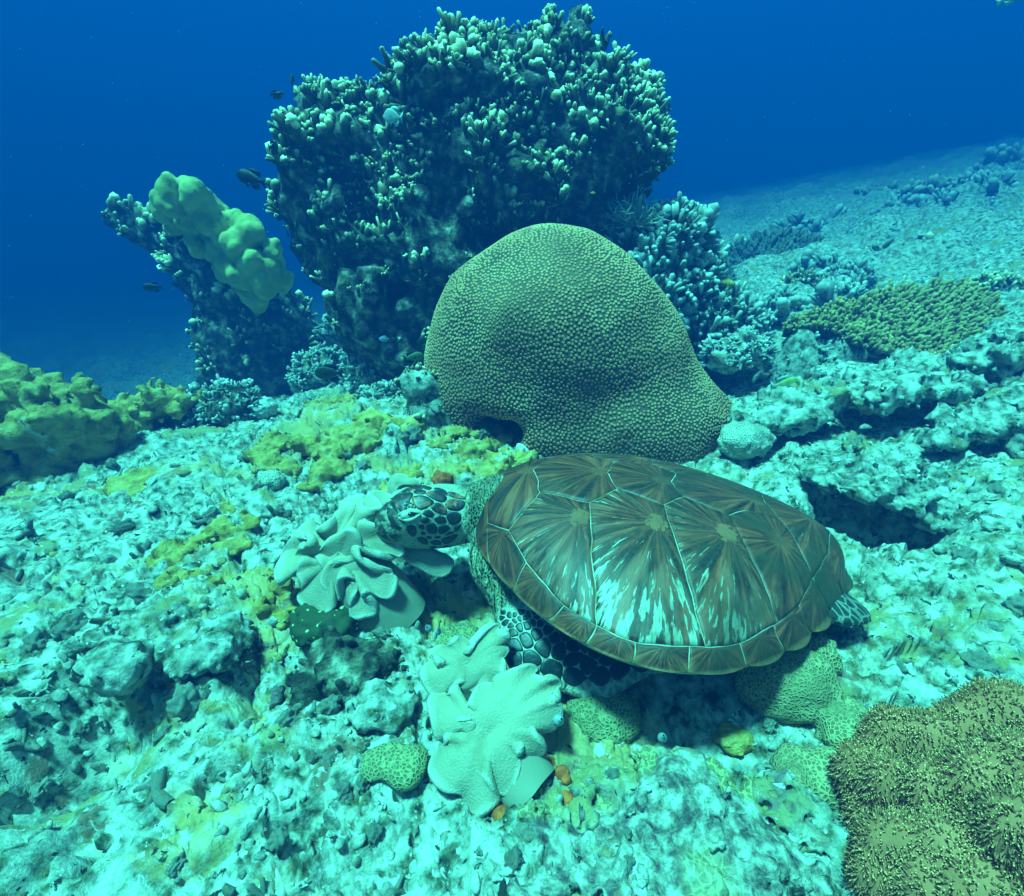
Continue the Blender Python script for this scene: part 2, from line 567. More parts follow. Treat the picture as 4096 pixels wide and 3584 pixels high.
# ------------------------------------------------------------------ sea floor
# (px, py, amount, radius): rises and hollows of the floor, at places seen in the photograph
_bumps = [((940, 1210), -.09, .12), ((1180, 1380), -.02, .10), ((1770, 1075), -.30, .10), ((1700, 1050), -.20, .07), ((560, 1300), -.05, .09), ((620, 1330), -.05, .07),
          ((860, 880), .12, .30), ((700, 880), .07, .25), ((330, 1250), .05, .14), ((1250, 1720), .05, .12),
          ((200, 1430), -.10, .10), ((60, 1500), -.10, .10), ((1480, 1500), -.08, .12), ((1600, 1720), -.09, .06), ((1330, 1440), -.02, .08), ((1930, 900), -.15, .2), ((1700, 850, .05), -.10, .14), ((1830, 830, .08), -.12, .14)]
_bumps = [(GP(*p), a, r) for p, a, r in _bumps]
def macro(x, y):
    z = .17 * sp(x - .75, .25) + .02 * x
    z = z - 1.15 * np.tanh(.55 * sp(y - 2.75 - .12 * x, .30) / 1.15) * sig((-x - .10) / .22)
    z = z - .10 * sp(-x - 1.6, .3)
    z = z + .015 * sp(y - 4.0, .6) * sig((x - .6) / .4)
    for c, a, r in _bumps:
        z = z + a * np.exp(-((x - c[0]) ** 2 + (y - c[1]) ** 2) / (r * r))
    return z
def lumps(x, y):
    q = np.stack([x, y, 0 * x], -1)
    far = smooth(2.5, 6.0, np.hypot(x, y))
    wq = q + .05 * np.stack([vnoise(q * 9, 3), vnoise(q * 9, 4), 0 * x], -1)
    z = (.075 + .12 * far) * fbm(q * 2.3, 4, 21)
    f1, f2, cf_ = worley2(wq[..., :2] * 1.9, 61)
    z = z + .22 * far * (np.sqrt(np.maximum(0, 1 - (f1 * 1.3) ** 2)) - .3) * cf_
    a1, a2, ca = worley2(wq[..., :2] * 6.3, 1)
    z = z + .055 * (np.sqrt(np.maximum(0, 1 - (a1 * 1.15) ** 2)) - .6) * (.35 + ca)
    b1, b2, cb = worley2(wq[..., :2] * 17.0, 2)
    z = z + .026 * (np.sqrt(np.maximum(0, 1 - (b1 * 1.2) ** 2)) - .5) * (.2 + 1.4 * cb)
    return z
def fine(x, y):
    q = np.stack([x, y, 0 * x], -1)
    wq = q + .014 * np.stack([vnoise(q * 36, 5), vnoise(q * 36, 6), 0 * x], -1)
    soft = smooth(-.25, .35, vnoise(q * 3.3, 35))                    # some ground is knobbly, some is smooth crust
    c1, c2, cc = worley2(wq[..., :2] * 40.0, 8)
    z = .012 * (np.sqrt(np.maximum(0, 1 - (c1 * 1.15) ** 2)) - .5) * (.1 + 1.4 * cc) * (.35 + .65 * soft)
    d1, d2, dc = worley2(wq[..., :2] * 88.0, 18)
    z = z + .0075 * (np.sqrt(np.maximum(0, 1 - (d1 * 1.15) ** 2)) - .5) * (.2 + 1.3 * dc) * (.3 + .7 * soft)
    z = z + .007 * fbm(q * 95, 3, 31)
    pit = vnoise(q * 17, 40) * .5 + vnoise(q * 39, 41) * .5          # bored holes
    z = z - .034 * smooth(.36, .58, pit)
    crack = np.abs(vnoise(q * 4.1, 44) + .25 * vnoise(q * 15, 45))
    z = z - .022 * (1 - smooth(.0, .10, crack)) * smooth(.0, .3, vnoise(q * 2.2, 46))
    return z
def calm(x, y):
    """0 where the turtle and the soft corals rest, so that the lumps do not poke through them"""
    m = np.ones_like(x)
    for cx, cy, r in ((.28, .86, .34), (-.30, .93, .13), (-.10, .66, .12)):
        m = m * (1 - .75 * np.exp(-((x - cx) ** 2 + (y - cy) ** 2) / (r * r)))
    return m
def terrain(x, y):
    x, y = np.asarray(x, float), np.asarray(y, float)
    return macro(x, y) + lumps(x, y) * calm(x, y)
def tz(p):
    return float(terrain(np.array([p[0]]), np.array([p[1]]))[0])

def build_floor():
    dense = np.linspace(-50, 50, 780)
    side = np.linspace(50, 110, 90)[1:]
    back = np.linspace(110, 250, 30)[1:-1]
    ang = np.radians(np.concatenate([dense, side, back, 360 - side[::-1]]))
    nr = 560
    u = np.linspace(0, 1, nr)
    rad = .16 * (60 / .16) ** (u * .70 + .30 * u ** 4)
    A, Rr = np.meshgrid(ang, rad, indexing='ij')
    X, Y = Rr * np.sin(A), Rr * np.cos(A)
    fade = 1 - smooth(20, 40, Rr)
    Z = macro(np.clip(X, -9, 15), np.clip(Y, -6, 13)) + (lumps(X, Y) * calm(X, Y) + fine(X, Y) * (1 - smooth(3, 6, Rr))) * fade
    q = np.stack([X, Y, Z], -1)
    w = .006 * (1 - smooth(2, 5, Rr))                                # sideways push: small overhangs
    X2 = X + w * vnoise(q * np.array([26, 26, 60]), 51)
    Y2 = Y + w * vnoise(q * np.array([26, 26, 60]), 52)
    V = np.stack([X2, Y2, Z], -1).reshape(-1, 3)
    F = grid_faces(len(ang), nr, wrap_u=True)[:, ::-1]
    V = np.concatenate([V, [[0, 0, float(Z[:, 0].mean())]]])
    n = len(ang)
    i = np.arange(n)
    tri = np.stack([np.full(n, len(V) - 1), ((i + 1) % n) * nr, i * nr], -1)
    o = obj('sea_floor', mesh_np('sea_floor', V, [F, tri]), M['reef'])
    o['kind'] = 'structure'
    return o
build_floor()

# ------------------------------------------------------------------ the water itself
hz_lo, hz_hi = np.array([-45., -20., -4.]), np.array([45., 60., 3.4])
hv = np.array([[x, y, z] for x in (0, 1) for y in (0, 1) for z in (0, 1)], float) * (hz_hi - hz_lo) + hz_lo
hf = np.array([[0, 1, 3, 2], [4, 6, 7, 5], [0, 4, 5, 1], [2, 3, 7, 6], [0, 2, 6, 4], [1, 5, 7, 3]])
hm = bpy.data.materials.new('sea_water_haze')
hm.use_nodes = True
hm.node_tree.nodes.clear()
ho = hm.node_tree.nodes.new('ShaderNodeOutputMaterial')
hp = hm.node_tree.nodes.new('ShaderNodeVolumePrincipled')
hp.inputs['Color'].default_value = (0.0003, 0.052, 0.215, 1)
hp.inputs['Absorption Color'].default_value = (0.0, 0.02, 0.03, 1)
hp.inputs['Density'].default_value = 0.235
hm.node_tree.links.new(hp.outputs[0], ho.inputs['Volume'])
haze = obj('haze', mesh_np('haze', hv, hf, smooth_shade=False), hm, kind='stuff')
haze['label'] = 'clear blue sea water fading far things to blue'
haze['category'] = 'water'

# ------------------------------------------------------------------ green turtle
T_LOC = np.array([.2816, .8783, .1304])
def _rot(yaw, pit, rol):
    cy, sy, cp, s_, cr_, sr = math.cos(yaw), math.sin(yaw), math.cos(pit), math.sin(pit), math.cos(rol), math.sin(rol)
    return np.array([[cy, -sy, 0], [sy, cy, 0], [0, 0, 1]]) @ np.array([[cp, 0, s_], [0, 1, 0], [-s_, 0, cp]]) @ np.array([[1, 0, 0], [0, cr_, -sr], [0, sr, cr_]])
T_ROT = _rot(2.9798, -.0741, .0835)
SL, SW, SA1, SA2, SA3, SH, SE, SB1, SB2, SQ = .72, .8123, .1279, -.2375, -.0026, .187, .7597, .09, .0643, .7048
def shell_loc(th, ps, h=0.0, under=False):
    """carapace: th 0..pi nose to tail, ps -pi/2..pi/2 right to left rim; turtle-local"""
    th, ps = np.asarray(th, float), np.asarray(ps, float)
    st, y = np.maximum(np.sin(th), 1e-6), np.sin(ps)
    w = SL * SW / 2 * st * (1 + SA1 * np.cos(th) + SA2 * np.cos(2 * th) + SA3 * np.cos(3 * th))
    brim = smooth(.86, 1.0, np.abs(y))
    x = SL / 2 * np.cos(th) * (1 + .02 * brim)
    yy = w * y * (1 + .02 * brim)
    if under:
        z = -.075 * st ** .5 * np.maximum(1 - y * y, 0) ** .5
    else:
        z = SL * SH * st ** SE * (1 + SB1 * np.cos(th) + SB2 * np.cos(2 * th)) * np.maximum(1 - y * y, 0) ** SQ - .004 * brim
    return np.stack([x, yy, z], -1)
def to_world(v):
    return np.asarray(v) @ T_ROT.T + T_LOC
def shell_n(th, ps):
    e = 2e-3
    a = shell_loc(np.clip(th + e, 0, np.pi), ps) - shell_loc(np.clip(th - e, 0, np.pi), ps)
    b = shell_loc(th, np.clip(ps + e, -np.pi / 2, np.pi / 2)) - shell_loc(th, np.clip(ps - e, -np.pi / 2, np.pi / 2))
    n = np.cross(b, a)
    n /= np.maximum(np.linalg.norm(n, axis=-1, keepdims=True), 1e-9)
    return n * np.sign((n * np.array([0, 0, 1.]) + n * shell_loc(th, ps)).sum(-1, keepdims=True) + 1e-9)

k = NT('turtle_shell_seam')
M['seam'] = k.done(k.mix(k.rng(k.noise(11, 4), .48, .64, 0, .8), k.ramp(k.noise(60, 3), [(.3, (.22, .23, .16)), (.7, (.44, .45, .35))]), (.10, .075, .04)), .6)
k = NT('turtle_scute')
rv = k.attr('rv', 'Vector')
rr = k.attr('rr')
pale = k.attr('pale')
edge = k.attr('edge')
tt_ = k.attr('along')
n1 = k.noise(7.0, 4, .6, .3, rv)
n2 = k.noise(24.0, 3, .55, .15, rv, 4.0)
n5 = k.noise(11.0, 3, .6, .1, rv, 14.0)
n3 = k.noise(5.0, 3, .55, .5, rv, 9.0)
n4 = k.noise(120, 3, .6)
n6 = k.noise(6.5, 6, .65, .5)
col = k.ramp(n1, [(.36, (.020, .009, .006)), (.47, (.10, .027, .012)), (.56, (.24, .054, .021)), (.68, (.40, .10, .040))])
col = k.mix(k.math('MULTIPLY', k.rng(n3, .50, .66), .7), col, (.018, .021, .016))
grey = k.math('MULTIPLY', k.rng(k.math('ADD', rr, k.rng(n1, .3, .7, -.03, .03)), .075, .10), k.math('MULTIPLY', pale, k.rng(n5, .38, .62, 0, .7)))
col = k.mix(grey, col, (.24, .115, .07))
streak = k.math('MULTIPLY', k.rng(k.math('ADD', n2, k.rng(rr, .07, .22, -.06, .06, False)), .53, .60), k.rng(k.math('ADD', rr, k.rng(n3, .3, .7, -.06, .06)), .085, .14))
streak = k.math('MULTIPLY', streak, pale, clamp=True)
col = k.mix(streak, col, (.40, .42, .31))
flick = k.math('MULTIPLY', k.rng(n2, .66, .70), k.math('ADD', pale, .25), clamp=True)
col = k.mix(k.math('MULTIPLY', flick, k.rng(rr, .03, .06)), col, (.34, .26, .15))
col = k.mix(k.math('MULTIPLY', k.rng(k.math('ADD', rr, k.rng(n4, .3, .7, -.006, .006)), .019, .024, 1, 0), k.attr('spot')), col, (.32, .115, .045))
col = k.mix(k.math('MULTIPLY', edge, .85), col, (.42, .18, .07))
col = k.mix(k.rng(n6, .50, .68, 0, .65), col, (.028, .020, .012))
alg = k.math('MULTIPLY', k.rng(k.noise(14, 5), .42, .6), k.rng(tt_, .30, .85, 0, .85))
col = k.mix(alg, col, (.042, .036, .015))
nb = k.bump(k.noise(9, 5, .6, 0, rv), .25, .004)
nb = k.bump(k.noise(260, 3), .15, .002, nb)
k.b.inputs['Specular IOR Level'].default_value = .35
M['scute'] = k.done(k.mix(k.rng(n4, .35, .7, 0, .25), col, (.14, .06, .035)), .5, nb)

turtle = empty('sea_turtle', (T_LOC[0], T_LOC[1], .02))
tag(turtle, 'large green sea turtle with rayed brown shell, its head against pale leather coral', 'turtle')
# shell under the scutes: top and plastron in one closed mesh
_nu, _nv = 120, 90
TH, PS = np.meshgrid(np.linspace(0, np.pi, _nu), np.linspace(-np.pi / 2, np.pi / 2, _nv), indexing='ij')
top = to_world(shell_loc(TH, PS).reshape(-1, 3))
bot = to_world(shell_loc(TH, PS, under=True).reshape(-1, 3))
carapace = obj('carapace', mesh_np('carapace', np.concatenate([top, bot]), np.concatenate([grid_faces(_nu, _nv), grid_faces(_nu, _nv)[:, ::-1] + _nu * _nv])), M['seam'], turtle)

def ty(t, y):
    return (math.acos(1 - 2 * t), math.asin(max(-1, min(1, y))))
SEAM = dict(A=(.022, 0), B=(.060, .83), B2=(.123, .775), C=(.183, .355), C0=(.150, 0), D=(.306, .37), E=(.376, .20), E0=(.352, 0), F=(.489, .275),
            G=(.549, .16), G0=(.525, 0), H=(.649, .28), H2=(.70, .20), K=(.79, .22), K0=(.775, 0), c1=(.183, .89), c2=(.278, .945), c3=(.346, .955), c4=(.424, .96),
            c5=(.521, .95), c5b=(.553, .95), c6=(.622, .945), c7=(.704, .922), c7b=(.716, .915), c8=(.777, .89), c9=(.835, .77), c10=(.905, .59), Z0=(.955, 0),
            r0=(0.0, 1), r1=(.045, 1), r2=(.10, 1), r3=(.165, 1), r4=(.25, 1), r5=(.33, 1), r6=(.42, 1), r7=(.52, 1), r8=(.64, 1), r9=(.73, 1), r10=(.81, 1), r11=(.885, 1), r12=(.945, 1), r13=(1.0, 1))
COSTAL = [(['B2', 'c1', 'c2', 'c3', 'D', 'C'], (.292, .50)), (['D', 'c3', 'c4', 'c5', 'c5b', 'F', 'E'], (.468, .43)), (['F', 'c5b', 'c6', 'c7', 'c7b', 'H', 'G'], (.63, .44)), (['H', 'c7b', 'c8', 'c9', 'K', 'H2'], (.765, .48))]
VERT = [(['A', 'B', 'B2', 'C', 'C0'], (.135, 0)), (['C0', 'C', 'D', 'E', 'E0'], (.335, 0)), (['E0', 'E', 'F', 'G', 'G0'], (.505, 0)), (['G0', 'G', 'H', 'H2', 'K', 'K0'], (.745, 0)), (['K0', 'K', 'c9', 'c10', 'Z0'], (.90, 0))]
MARG = [['B', 'r1', 'r2'], ['B', 'r2', 'r3', 'c1', 'B2'], ['c1', 'r3', 'r4', 'c2'], ['c2', 'r4', 'r5', 'c3'], ['c3', 'r5', 'r6', 'c4'], ['c4', 'r6', 'r7', 'c5'], ['c5', 'r7', 'r8', 'c6', 'c5b'], ['c6', 'r8', 'r9', 'c7'],
        ['c7', 'r9', 'r10', 'c8', 'c7b'], ['c8', 'r10', 'r11', 'c9'], ['c9', 'r11', 'r12', 'c10'], ['c10', 'r12', 'r13', 'Z0']]
def scute(poly, areola, pale_, spot, rim=(), name='scute', n=9):
    """poly: (th, ps) corners; builds one raised plate following the carapace"""
    poly = np.array(poly)
    B, isrim = [], []
    m = len(poly)
    for i in range(m):
        a, b = poly[i], poly[(i + 1) % m]
        onrim = abs(abs(a[1]) - np.pi / 2) < 1e-6 and abs(abs(b[1]) - np.pi / 2) < 1e-6
        for j in range(n):
            u = j / n
            B.append(a + (b - a) * u)
            isrim.append(4 * u * (1 - u) if onrim else 0.0)
    B, isrim = np.array(B), np.array(isrim)
    # seams run a little unevenly
    pw = shell_loc(B[:, 0], B[:, 1])
    B = B + .010 * np.stack([vnoise(pw * 38, 71), vnoise(pw * 38, 72)], -1) * (np.abs(np.abs(B[:, 1]) - np.pi / 2) > 1e-6)[:, None] * (np.abs(B[:, 1]) > 1e-3)[:, None]
    c = B.mean(0)
    pc = shell_loc(c[0], c[1])
    dist = np.linalg.norm(shell_loc(B[:, 0], B[:, 1]) - pc, axis=1)
    rings = [(1 - .0006 / dist, -.0012), (1 - .0015 / dist, .0012)] + [(np.full(len(B), f), .0018) for f in (.9, .78, .64, .5, .36, .22, .1)]
    Vs, ED = [], []
    ysn = lambda q: np.abs(np.sin(q[:, 1]))
    for f, h in rings:
        q = c + (B - c) * f[:, None]
        v = shell_loc(q[:, 0], q[:, 1]) + shell_n(q[:, 0], q[:, 1]) * h
        if isrim.any() and f.mean() > .75:                            # scalloped free edge
            o = np.stack([np.cos(q[:, 0]) * .8, np.sin(q[:, 0]) * np.sign(q[:, 1]), 0 * f - .15], -1)
            rear = smooth(.45, .9, (1 - np.cos(q[:, 0])) / 2)
            v = v + o * (isrim * (.004 + .011 * rear) * (f.mean() - .75) * 4)[:, None]
        Vs.append(v)
        ED.append(smooth(.975, 1.0, ysn(q)) * f ** 4)
    Vs.append(pc[None] + shell_n(c[0], c[1])[None] * .0018)
    ED.append(np.zeros(1))
    V = np.concatenate(Vs)
    nb_, nr = len(B), len(rings)
    F = grid_faces(nr, nb_, wrap_v=True)
    last = (nr - 1) * nb_
    i = np.arange(nb_)
    tri = np.stack([last + i, np.full(nb_, nr * nb_), last + (i + 1) % nb_], -1)
    w = to_world(V)
    nrm = np.cross(w[F[:, 1]] - w[F[:, 0]], w[F[:, 2]] - w[F[:, 0]]).mean(0)
    if nrm @ (T_ROT @ shell_n(c[0], c[1])) < 0:
        F, tri = F[:, ::-1], tri[:, ::-1]
    ar = shell_loc(*ty(*areola))
    d = V - ar
    r = np.linalg.norm(d, axis=1)
    u = d / np.maximum(r, 1e-4)[:, None]
    off = (sum(map(ord, name)) + poly[0, 0] * 7.3 + poly[1, 1] * 3.1) % 10
    rvv = np.stack([u[:, 0] + off, u[:, 1], r * 1.3 + u[:, 2] * .3], -1)
    at = dict(rv=rvv, rr=r, pale=np.full(len(V), pale_), spot=np.full(len(V), spot), edge=np.concatenate(ED), along=.5 - V[:, 0] / SL)
    return obj(name, mesh_np(name, w, [F, tri], at), M['scute'], carapace)
def mir(names, both):
    p = [ty(*SEAM[q]) for q in names]
    return p if both > 0 else [(a, -b) for a, b in p][::-1]
for s in (1, -1):
    for i, (pl, ar) in enumerate(COSTAL):
        scute(mir(pl, s), (ar[0], ar[1] * s), (1, 1.0, .85, .22)[i], (.7, 1, .9, .35)[i])
    for i, pl in enumerate(MARG):
        q = SEAM[pl[0]]
        scute(mir(pl, s), (q[0] + .05, q[1] * s), .12 if i < 7 else .04, 0.0, n=8)
for pl, ar in VERT:
    left = [ty(*SEAM[q]) for q in pl]
    scute(left + [(a, -b) for a, b in left[::-1] if abs(b) > 1e-6], ar, .10, .35, n=8)
nu_ = [ty(*SEAM[q]) for q in ('A', 'B', 'r1')]
scute([nu_[0], nu_[1], nu_[2], (0.02, 0.0), (nu_[2][0], -nu_[2][1]), (nu_[1][0], -nu_[1][1])], (.03, 0), .05, 0.0)

# ---- body: head, neck, flippers, one continuous skin
def W(x, y, z):
    return to_world(np.array([x, y, z]))
nape, snout = P(928, 1022, 1.075), P(766, 1042, 1.005)
h_f = snout - nape
h_len = np.linalg.norm(h_f)
h_f = h_f / h_len
h_l = np.cross(np.array([0, 0, 1.]), h_f)          # head's left
h_l /= np.linalg.norm(h_l)
h_l = h_l + np.array([0, 0, -.10])                  # rolled a little towards the near side
h_l -= h_f * (h_l @ h_f)
h_l /= np.linalg.norm(h_l)
h_u = np.cross(h_f, h_l)
HM = np.stack([h_f, h_l, h_u], -1)
def Hp(f, l, u):
    return nape + h_f * f * h_len + h_l * l + h_u * u
shoulder, elbow = P(1000, 1120, .975), P(1066, 1290, .875)
wrist, tipf = P(1180, 1316, .885), P(1330, 1322, .89)
Gn = np.array([0, -.35, .94])
def body_sdf(p):
    d = sd_ell(p, Hp(.42, 0, .004), (.086, .056, .060), HM)
    d = smin(d, sd_ell(p, Hp(.80, 0, -.008), (.046, .036, .042), HM), .03)
    d = smin(d, sd_ell(p, Hp(.93, 0, -.012), (.022, .023, .030), HM), .02)
    d = smin(d, sd_ell(p, Hp(.48, 0, -.034), (.068, .044, .034), HM), .02)
    for s in (1, -1):
        d = smin(d, sd_ell(p, Hp(.66, s * .039, .022), (.023, .014, .016), HM), .015)
    neck_in = W(.20, 0, .03)
    d = smin(d, sd_cap(p, Hp(.14, 0, -.012), W(.31, .01, .018), .053, .064), .04)
    d = smin(d, sd_cap(p, W(.31, .01, .022), W(.16, 0, .0), .058, .06), .04)
    d = smin(d, sd_ell(p, W(0, 0, -.012), (.30, .26, .050), T_ROT), .05)
    def limb(a, b, ra, rb, n, flat):
        ax = b - a
        L = np.linalg.norm(ax)
        ax = ax / L
        n = n - ax * (n @ ax)
        n /= np.linalg.norm(n)
        q = p - (a + b).astype(np.float32) / 2
        t = q @ ax
        h = q @ n
        s = q @ np.cross(n, ax)
        u = np.clip(t / L + .5, 0, 1)
        w = ra + (rb - ra) * u
        over = np.abs(t) - L / 2
        e = np.sqrt((np.maximum(over, 0) / 1.0) ** 2 + s ** 2 + (h / flat) ** 2) - w
        return e * np.where(e < 0, 1, flat * 1.15)
    for s in (1, -1):
        def S(q):
            if s > 0:
                return q
            l = (q - T_LOC) @ T_ROT
            return to_world(l * np.array([1, -1, 1]))
        nG = Gn if s > 0 else np.array([0, .2, .97])
        d = smin(d, limb(S(W(.22, .10, .01)), S(shoulder), .055, .050, nG, .8), .05)
        d = smin(d, limb(S(shoulder), S(elbow), .050, .050, np.array([-.35, -.75, .5]) if s > 0 else np.array([-.3, .7, .5]), .55), .04)
        d = smin(d, limb(S(elbow), S(wrist), .050, .050, nG, .36), .035)
        d = smin(d, limb(S(wrist), S(tipf), .050, .022, nG, .26), .03)
        # hind flippers
        d = smin(d, limb(W(-.20, s * .12, -.005), W(-.29, s * .11, -.012), .045, .045, T_ROT[:, 2], .35), .04)
        d = smin(d, limb(W(-.29, s * .11, -.012), W(-.335, s * .10, -.022), .050, .040, T_ROT[:, 2], .22), .03)
    d = smin(d, sd_cap(p, W(-.25, 0, .0), W(-.37, 0, -.01), .03, .010), .03)
    return d
bl = to_world(np.array([[x, y, z] for x in (-.46, .64) for y in (-.44, .44) for z in (-.14, .12)]))
bl = np.concatenate([bl, [snout + .06, snout - .07, elbow - .07, tipf + .06]])
BV, BF = surface_nets(body_sdf, bl.min(0) - .01, bl.max(0) + .01, .0058)
for _ in range(1):                                             # one pass of smoothing, then wrinkles
    e = np.concatenate([BF[:, [0, 1]], BF[:, [1, 2]], BF[:, [2, 3]], BF[:, [3, 0]]])
    sm_ = np.zeros_like(BV)
    ct = np.zeros(len(BV))
    np.add.at(sm_, e[:, 0], BV[e[:, 1]])
    np.add.at(ct, e[:, 0], 1)
    BV = BV * .4 + .6 * sm_ / np.maximum(ct, 1)[:, None]
dh = np.linalg.norm((BV - Hp(.5, 0, 0)) @ HM / np.array([.115, .085, .095]), axis=1)
zone_head = (1 - smooth(.92, 1.08, dh)) * smooth(.02, .16, (BV - nape) @ h_f / h_len)
dl = np.minimum(np.linalg.norm(BV - elbow, axis=1), np.minimum(np.linalg.norm(BV - wrist, axis=1), np.linalg.norm(BV - (wrist + tipf) / 2, axis=1)))
zone_fl = 1 - smooth(.06, .10, dl)
lrear = (BV - T_LOC) @ T_ROT
zone_fl = np.maximum(zone_fl, smooth(-.28, -.33, lrear[:, 0]))
along = np.linalg.norm(BV - shoulder, axis=1)
k = NT('turtle_skin')
zh, zf = k.attr('head'), k.attr('flip')
v1 = k.voro(150, 'DISTANCE_TO_EDGE')
sk = k.ramp(k.noise(30, 4), [(.3, (.20, .18, .085)), (.7, (.36, .34, .20))])
cell = k.mix(k.rng(v1, .10, .24, 0, .95), sk, (.028, .032, .028))
sk = k.mix(k.rng(k.noise(22, 3), .36, .50), sk, cell)
v2 = k.voro(52, 'DISTANCE_TO_EDGE')
fl = k.mix(k.rng(v2, .10, .2, 0, .5), (.42, .43, .33), (.05, .055, .05))
sk = k.mix(zf, sk, fl)
v3 = k.voro(120, 'DISTANCE_TO_EDGE')
hd = k.mix(k.rng(v3, .09, .16, 0, .35), (.36, .37, .26), (.10, .11, .075))
hd = k.mix(k.math('MULTIPLY', k.attr('beak'), k.rng(k.noise(60, 4), .38, .55, .25, 1)), hd, (.05, .045, .035))
hind = k.attr('hind')
sk = k.mix(hind, sk, k.mix(k.rng(v2, .05, .12), (.20, .21, .16), (.03, .035, .03)))
sk = k.mix(zh, sk, hd)
wr = k.n('ShaderNodeTexWave', wave_type='BANDS', bands_direction='X')
wr.inputs['Scale'].default_value = 28
wr.inputs['Distortion'].default_value = 6
wr.inputs['Detail'].default_value = 2
wr.inputs['Detail Scale'].default_value = 1.5
k.l(k.co, wr.inputs['Vector'])
wrk = k.math('MULTIPLY', wr.outputs['Fac'], k.math('SUBTRACT', 1.0, k.math('MAXIMUM', zh, k.math('MAXIMUM', zf, k.attr('hind')))))
nb = k.bump(wrk, .9, .014)
nb = k.bump(k.rng(v1, .02, .2), .4, .003, nb)
k.b.inputs['Specular IOR Level'].default_value = .3
M['skin'] = k.done(sk, .6, nb)
body = obj('body', mesh_np('body', BV, BF, dict(head=zone_head, flip=zone_fl, hind=smooth(-.24, -.28, lrear[:, 0]), beak=smooth(.78, .92, (BV - nape) @ h_f / h_len) * smooth(-.040, -.022, (BV - nape) @ h_u))), M['skin'], turtle)

k = NT('turtle_head_scale')
n_ = k.noise(42, 5, .6, .8)
hs = k.ramp(n_, [(.40, (.012, .018, .022)), (.52, (.030, .032, .030)), (.58, (.32, .09, .04)), (.68, (.52, .22, .11))])
hs = k.mix(k.rng(k.attr('brown'), 0, 1, 1, 0, False), hs, (.014, .020, .020))
k.b.inputs['Specular IOR Level'].default_value = .45
M['hscale'] = k.done(k.mix(k.rng(k.noise(200, 2), .55, .7, 0, .3), hs, (.10, .11, .10)), .45, k.bump(k.noise(150, 3), .2, .003))
bvh = BVHTree.FromPolygons(BV.tolist(), BF.tolist())
CAMV = Vector((0, 0, CAM_H))
def z6(pts):
    return [((1400 + x / 1.792) / 2, (1750 + y / 1.792) / 2) for x, y in pts]
def hit(px, py, dref=1.0):
    r = Vector(ray(px, py)).normalized()
    h, n, i, d = bvh.ray_cast(CAMV, r)
    if h is None:
        h, n, i, d = bvh.find_nearest(Vector(P(px, py, dref)))
    return np.array(h), np.array(n)
def chaikin(q, it=2):
    for _ in range(it):
        a, b = q, np.roll(q, -1, 0)
        q = np.stack([a * .75 + b * .25, a * .25 + b * .75], 1).reshape(-1, 2)
    return q
def plate(pts, name, mat, mirror=False, brown=0.0, dref=1.04, thick=.0016):
    q = np.array(z6(pts))
    q = q.mean(0) + (q - q.mean(0)) * 1.13
    q = chaikin(q, 2)
    c = q.mean(0)
    Vs, Ns = [], []
    fr = [(1.0, -.0010), (.93, thick * .7), (.7, thick), (.35, thick * 1.1)]
    for f, h in fr:
        for a in q:
            p, n = hit(*(c + (a - c) * f), dref)
            Vs.append(p + n * h)
            Ns.append(n)
    p, n = hit(*c, dref)
    Vs.append(p + n * thick * 1.1)
    V = np.array(Vs)
    nb_ = len(q)
    F = grid_faces(len(fr), nb_, wrap_v=True)
    i = np.arange(nb_)
    tri = np.stack([(len(fr) - 1) * nb_ + i, np.full(nb_, len(fr) * nb_), (len(fr) - 1) * nb_ + (i + 1) % nb_], -1)
    nn = np.cross(V[F[:, 1]] - V[F[:, 0]], V[F[:, 2]] - V[F[:, 0]]).sum(0)
    if nn @ n < 0:
        F, tri = F[:, ::-1], tri[:, ::-1]
    obj(name, mesh_np(name, V, [F, tri], dict(brown=np.full(len(V), brown))), mat, body)
    if mirror:
        l = (V - nape) @ HM
        l[:, 1] *= -1
        V2 = l @ HM.T + nape
        for j in range(len(V2)):
            h, n, _, _ = bvh.find_nearest(Vector(V2[j]))
            V2[j] = np.array(h) + np.array(n) * (fr[min(j // nb_, len(fr) - 1)][1])
        obj(name, mesh_np(name, V2, [F[:, ::-1], tri[:, ::-1]], dict(brown=np.full(len(V2), brown))), mat, body)
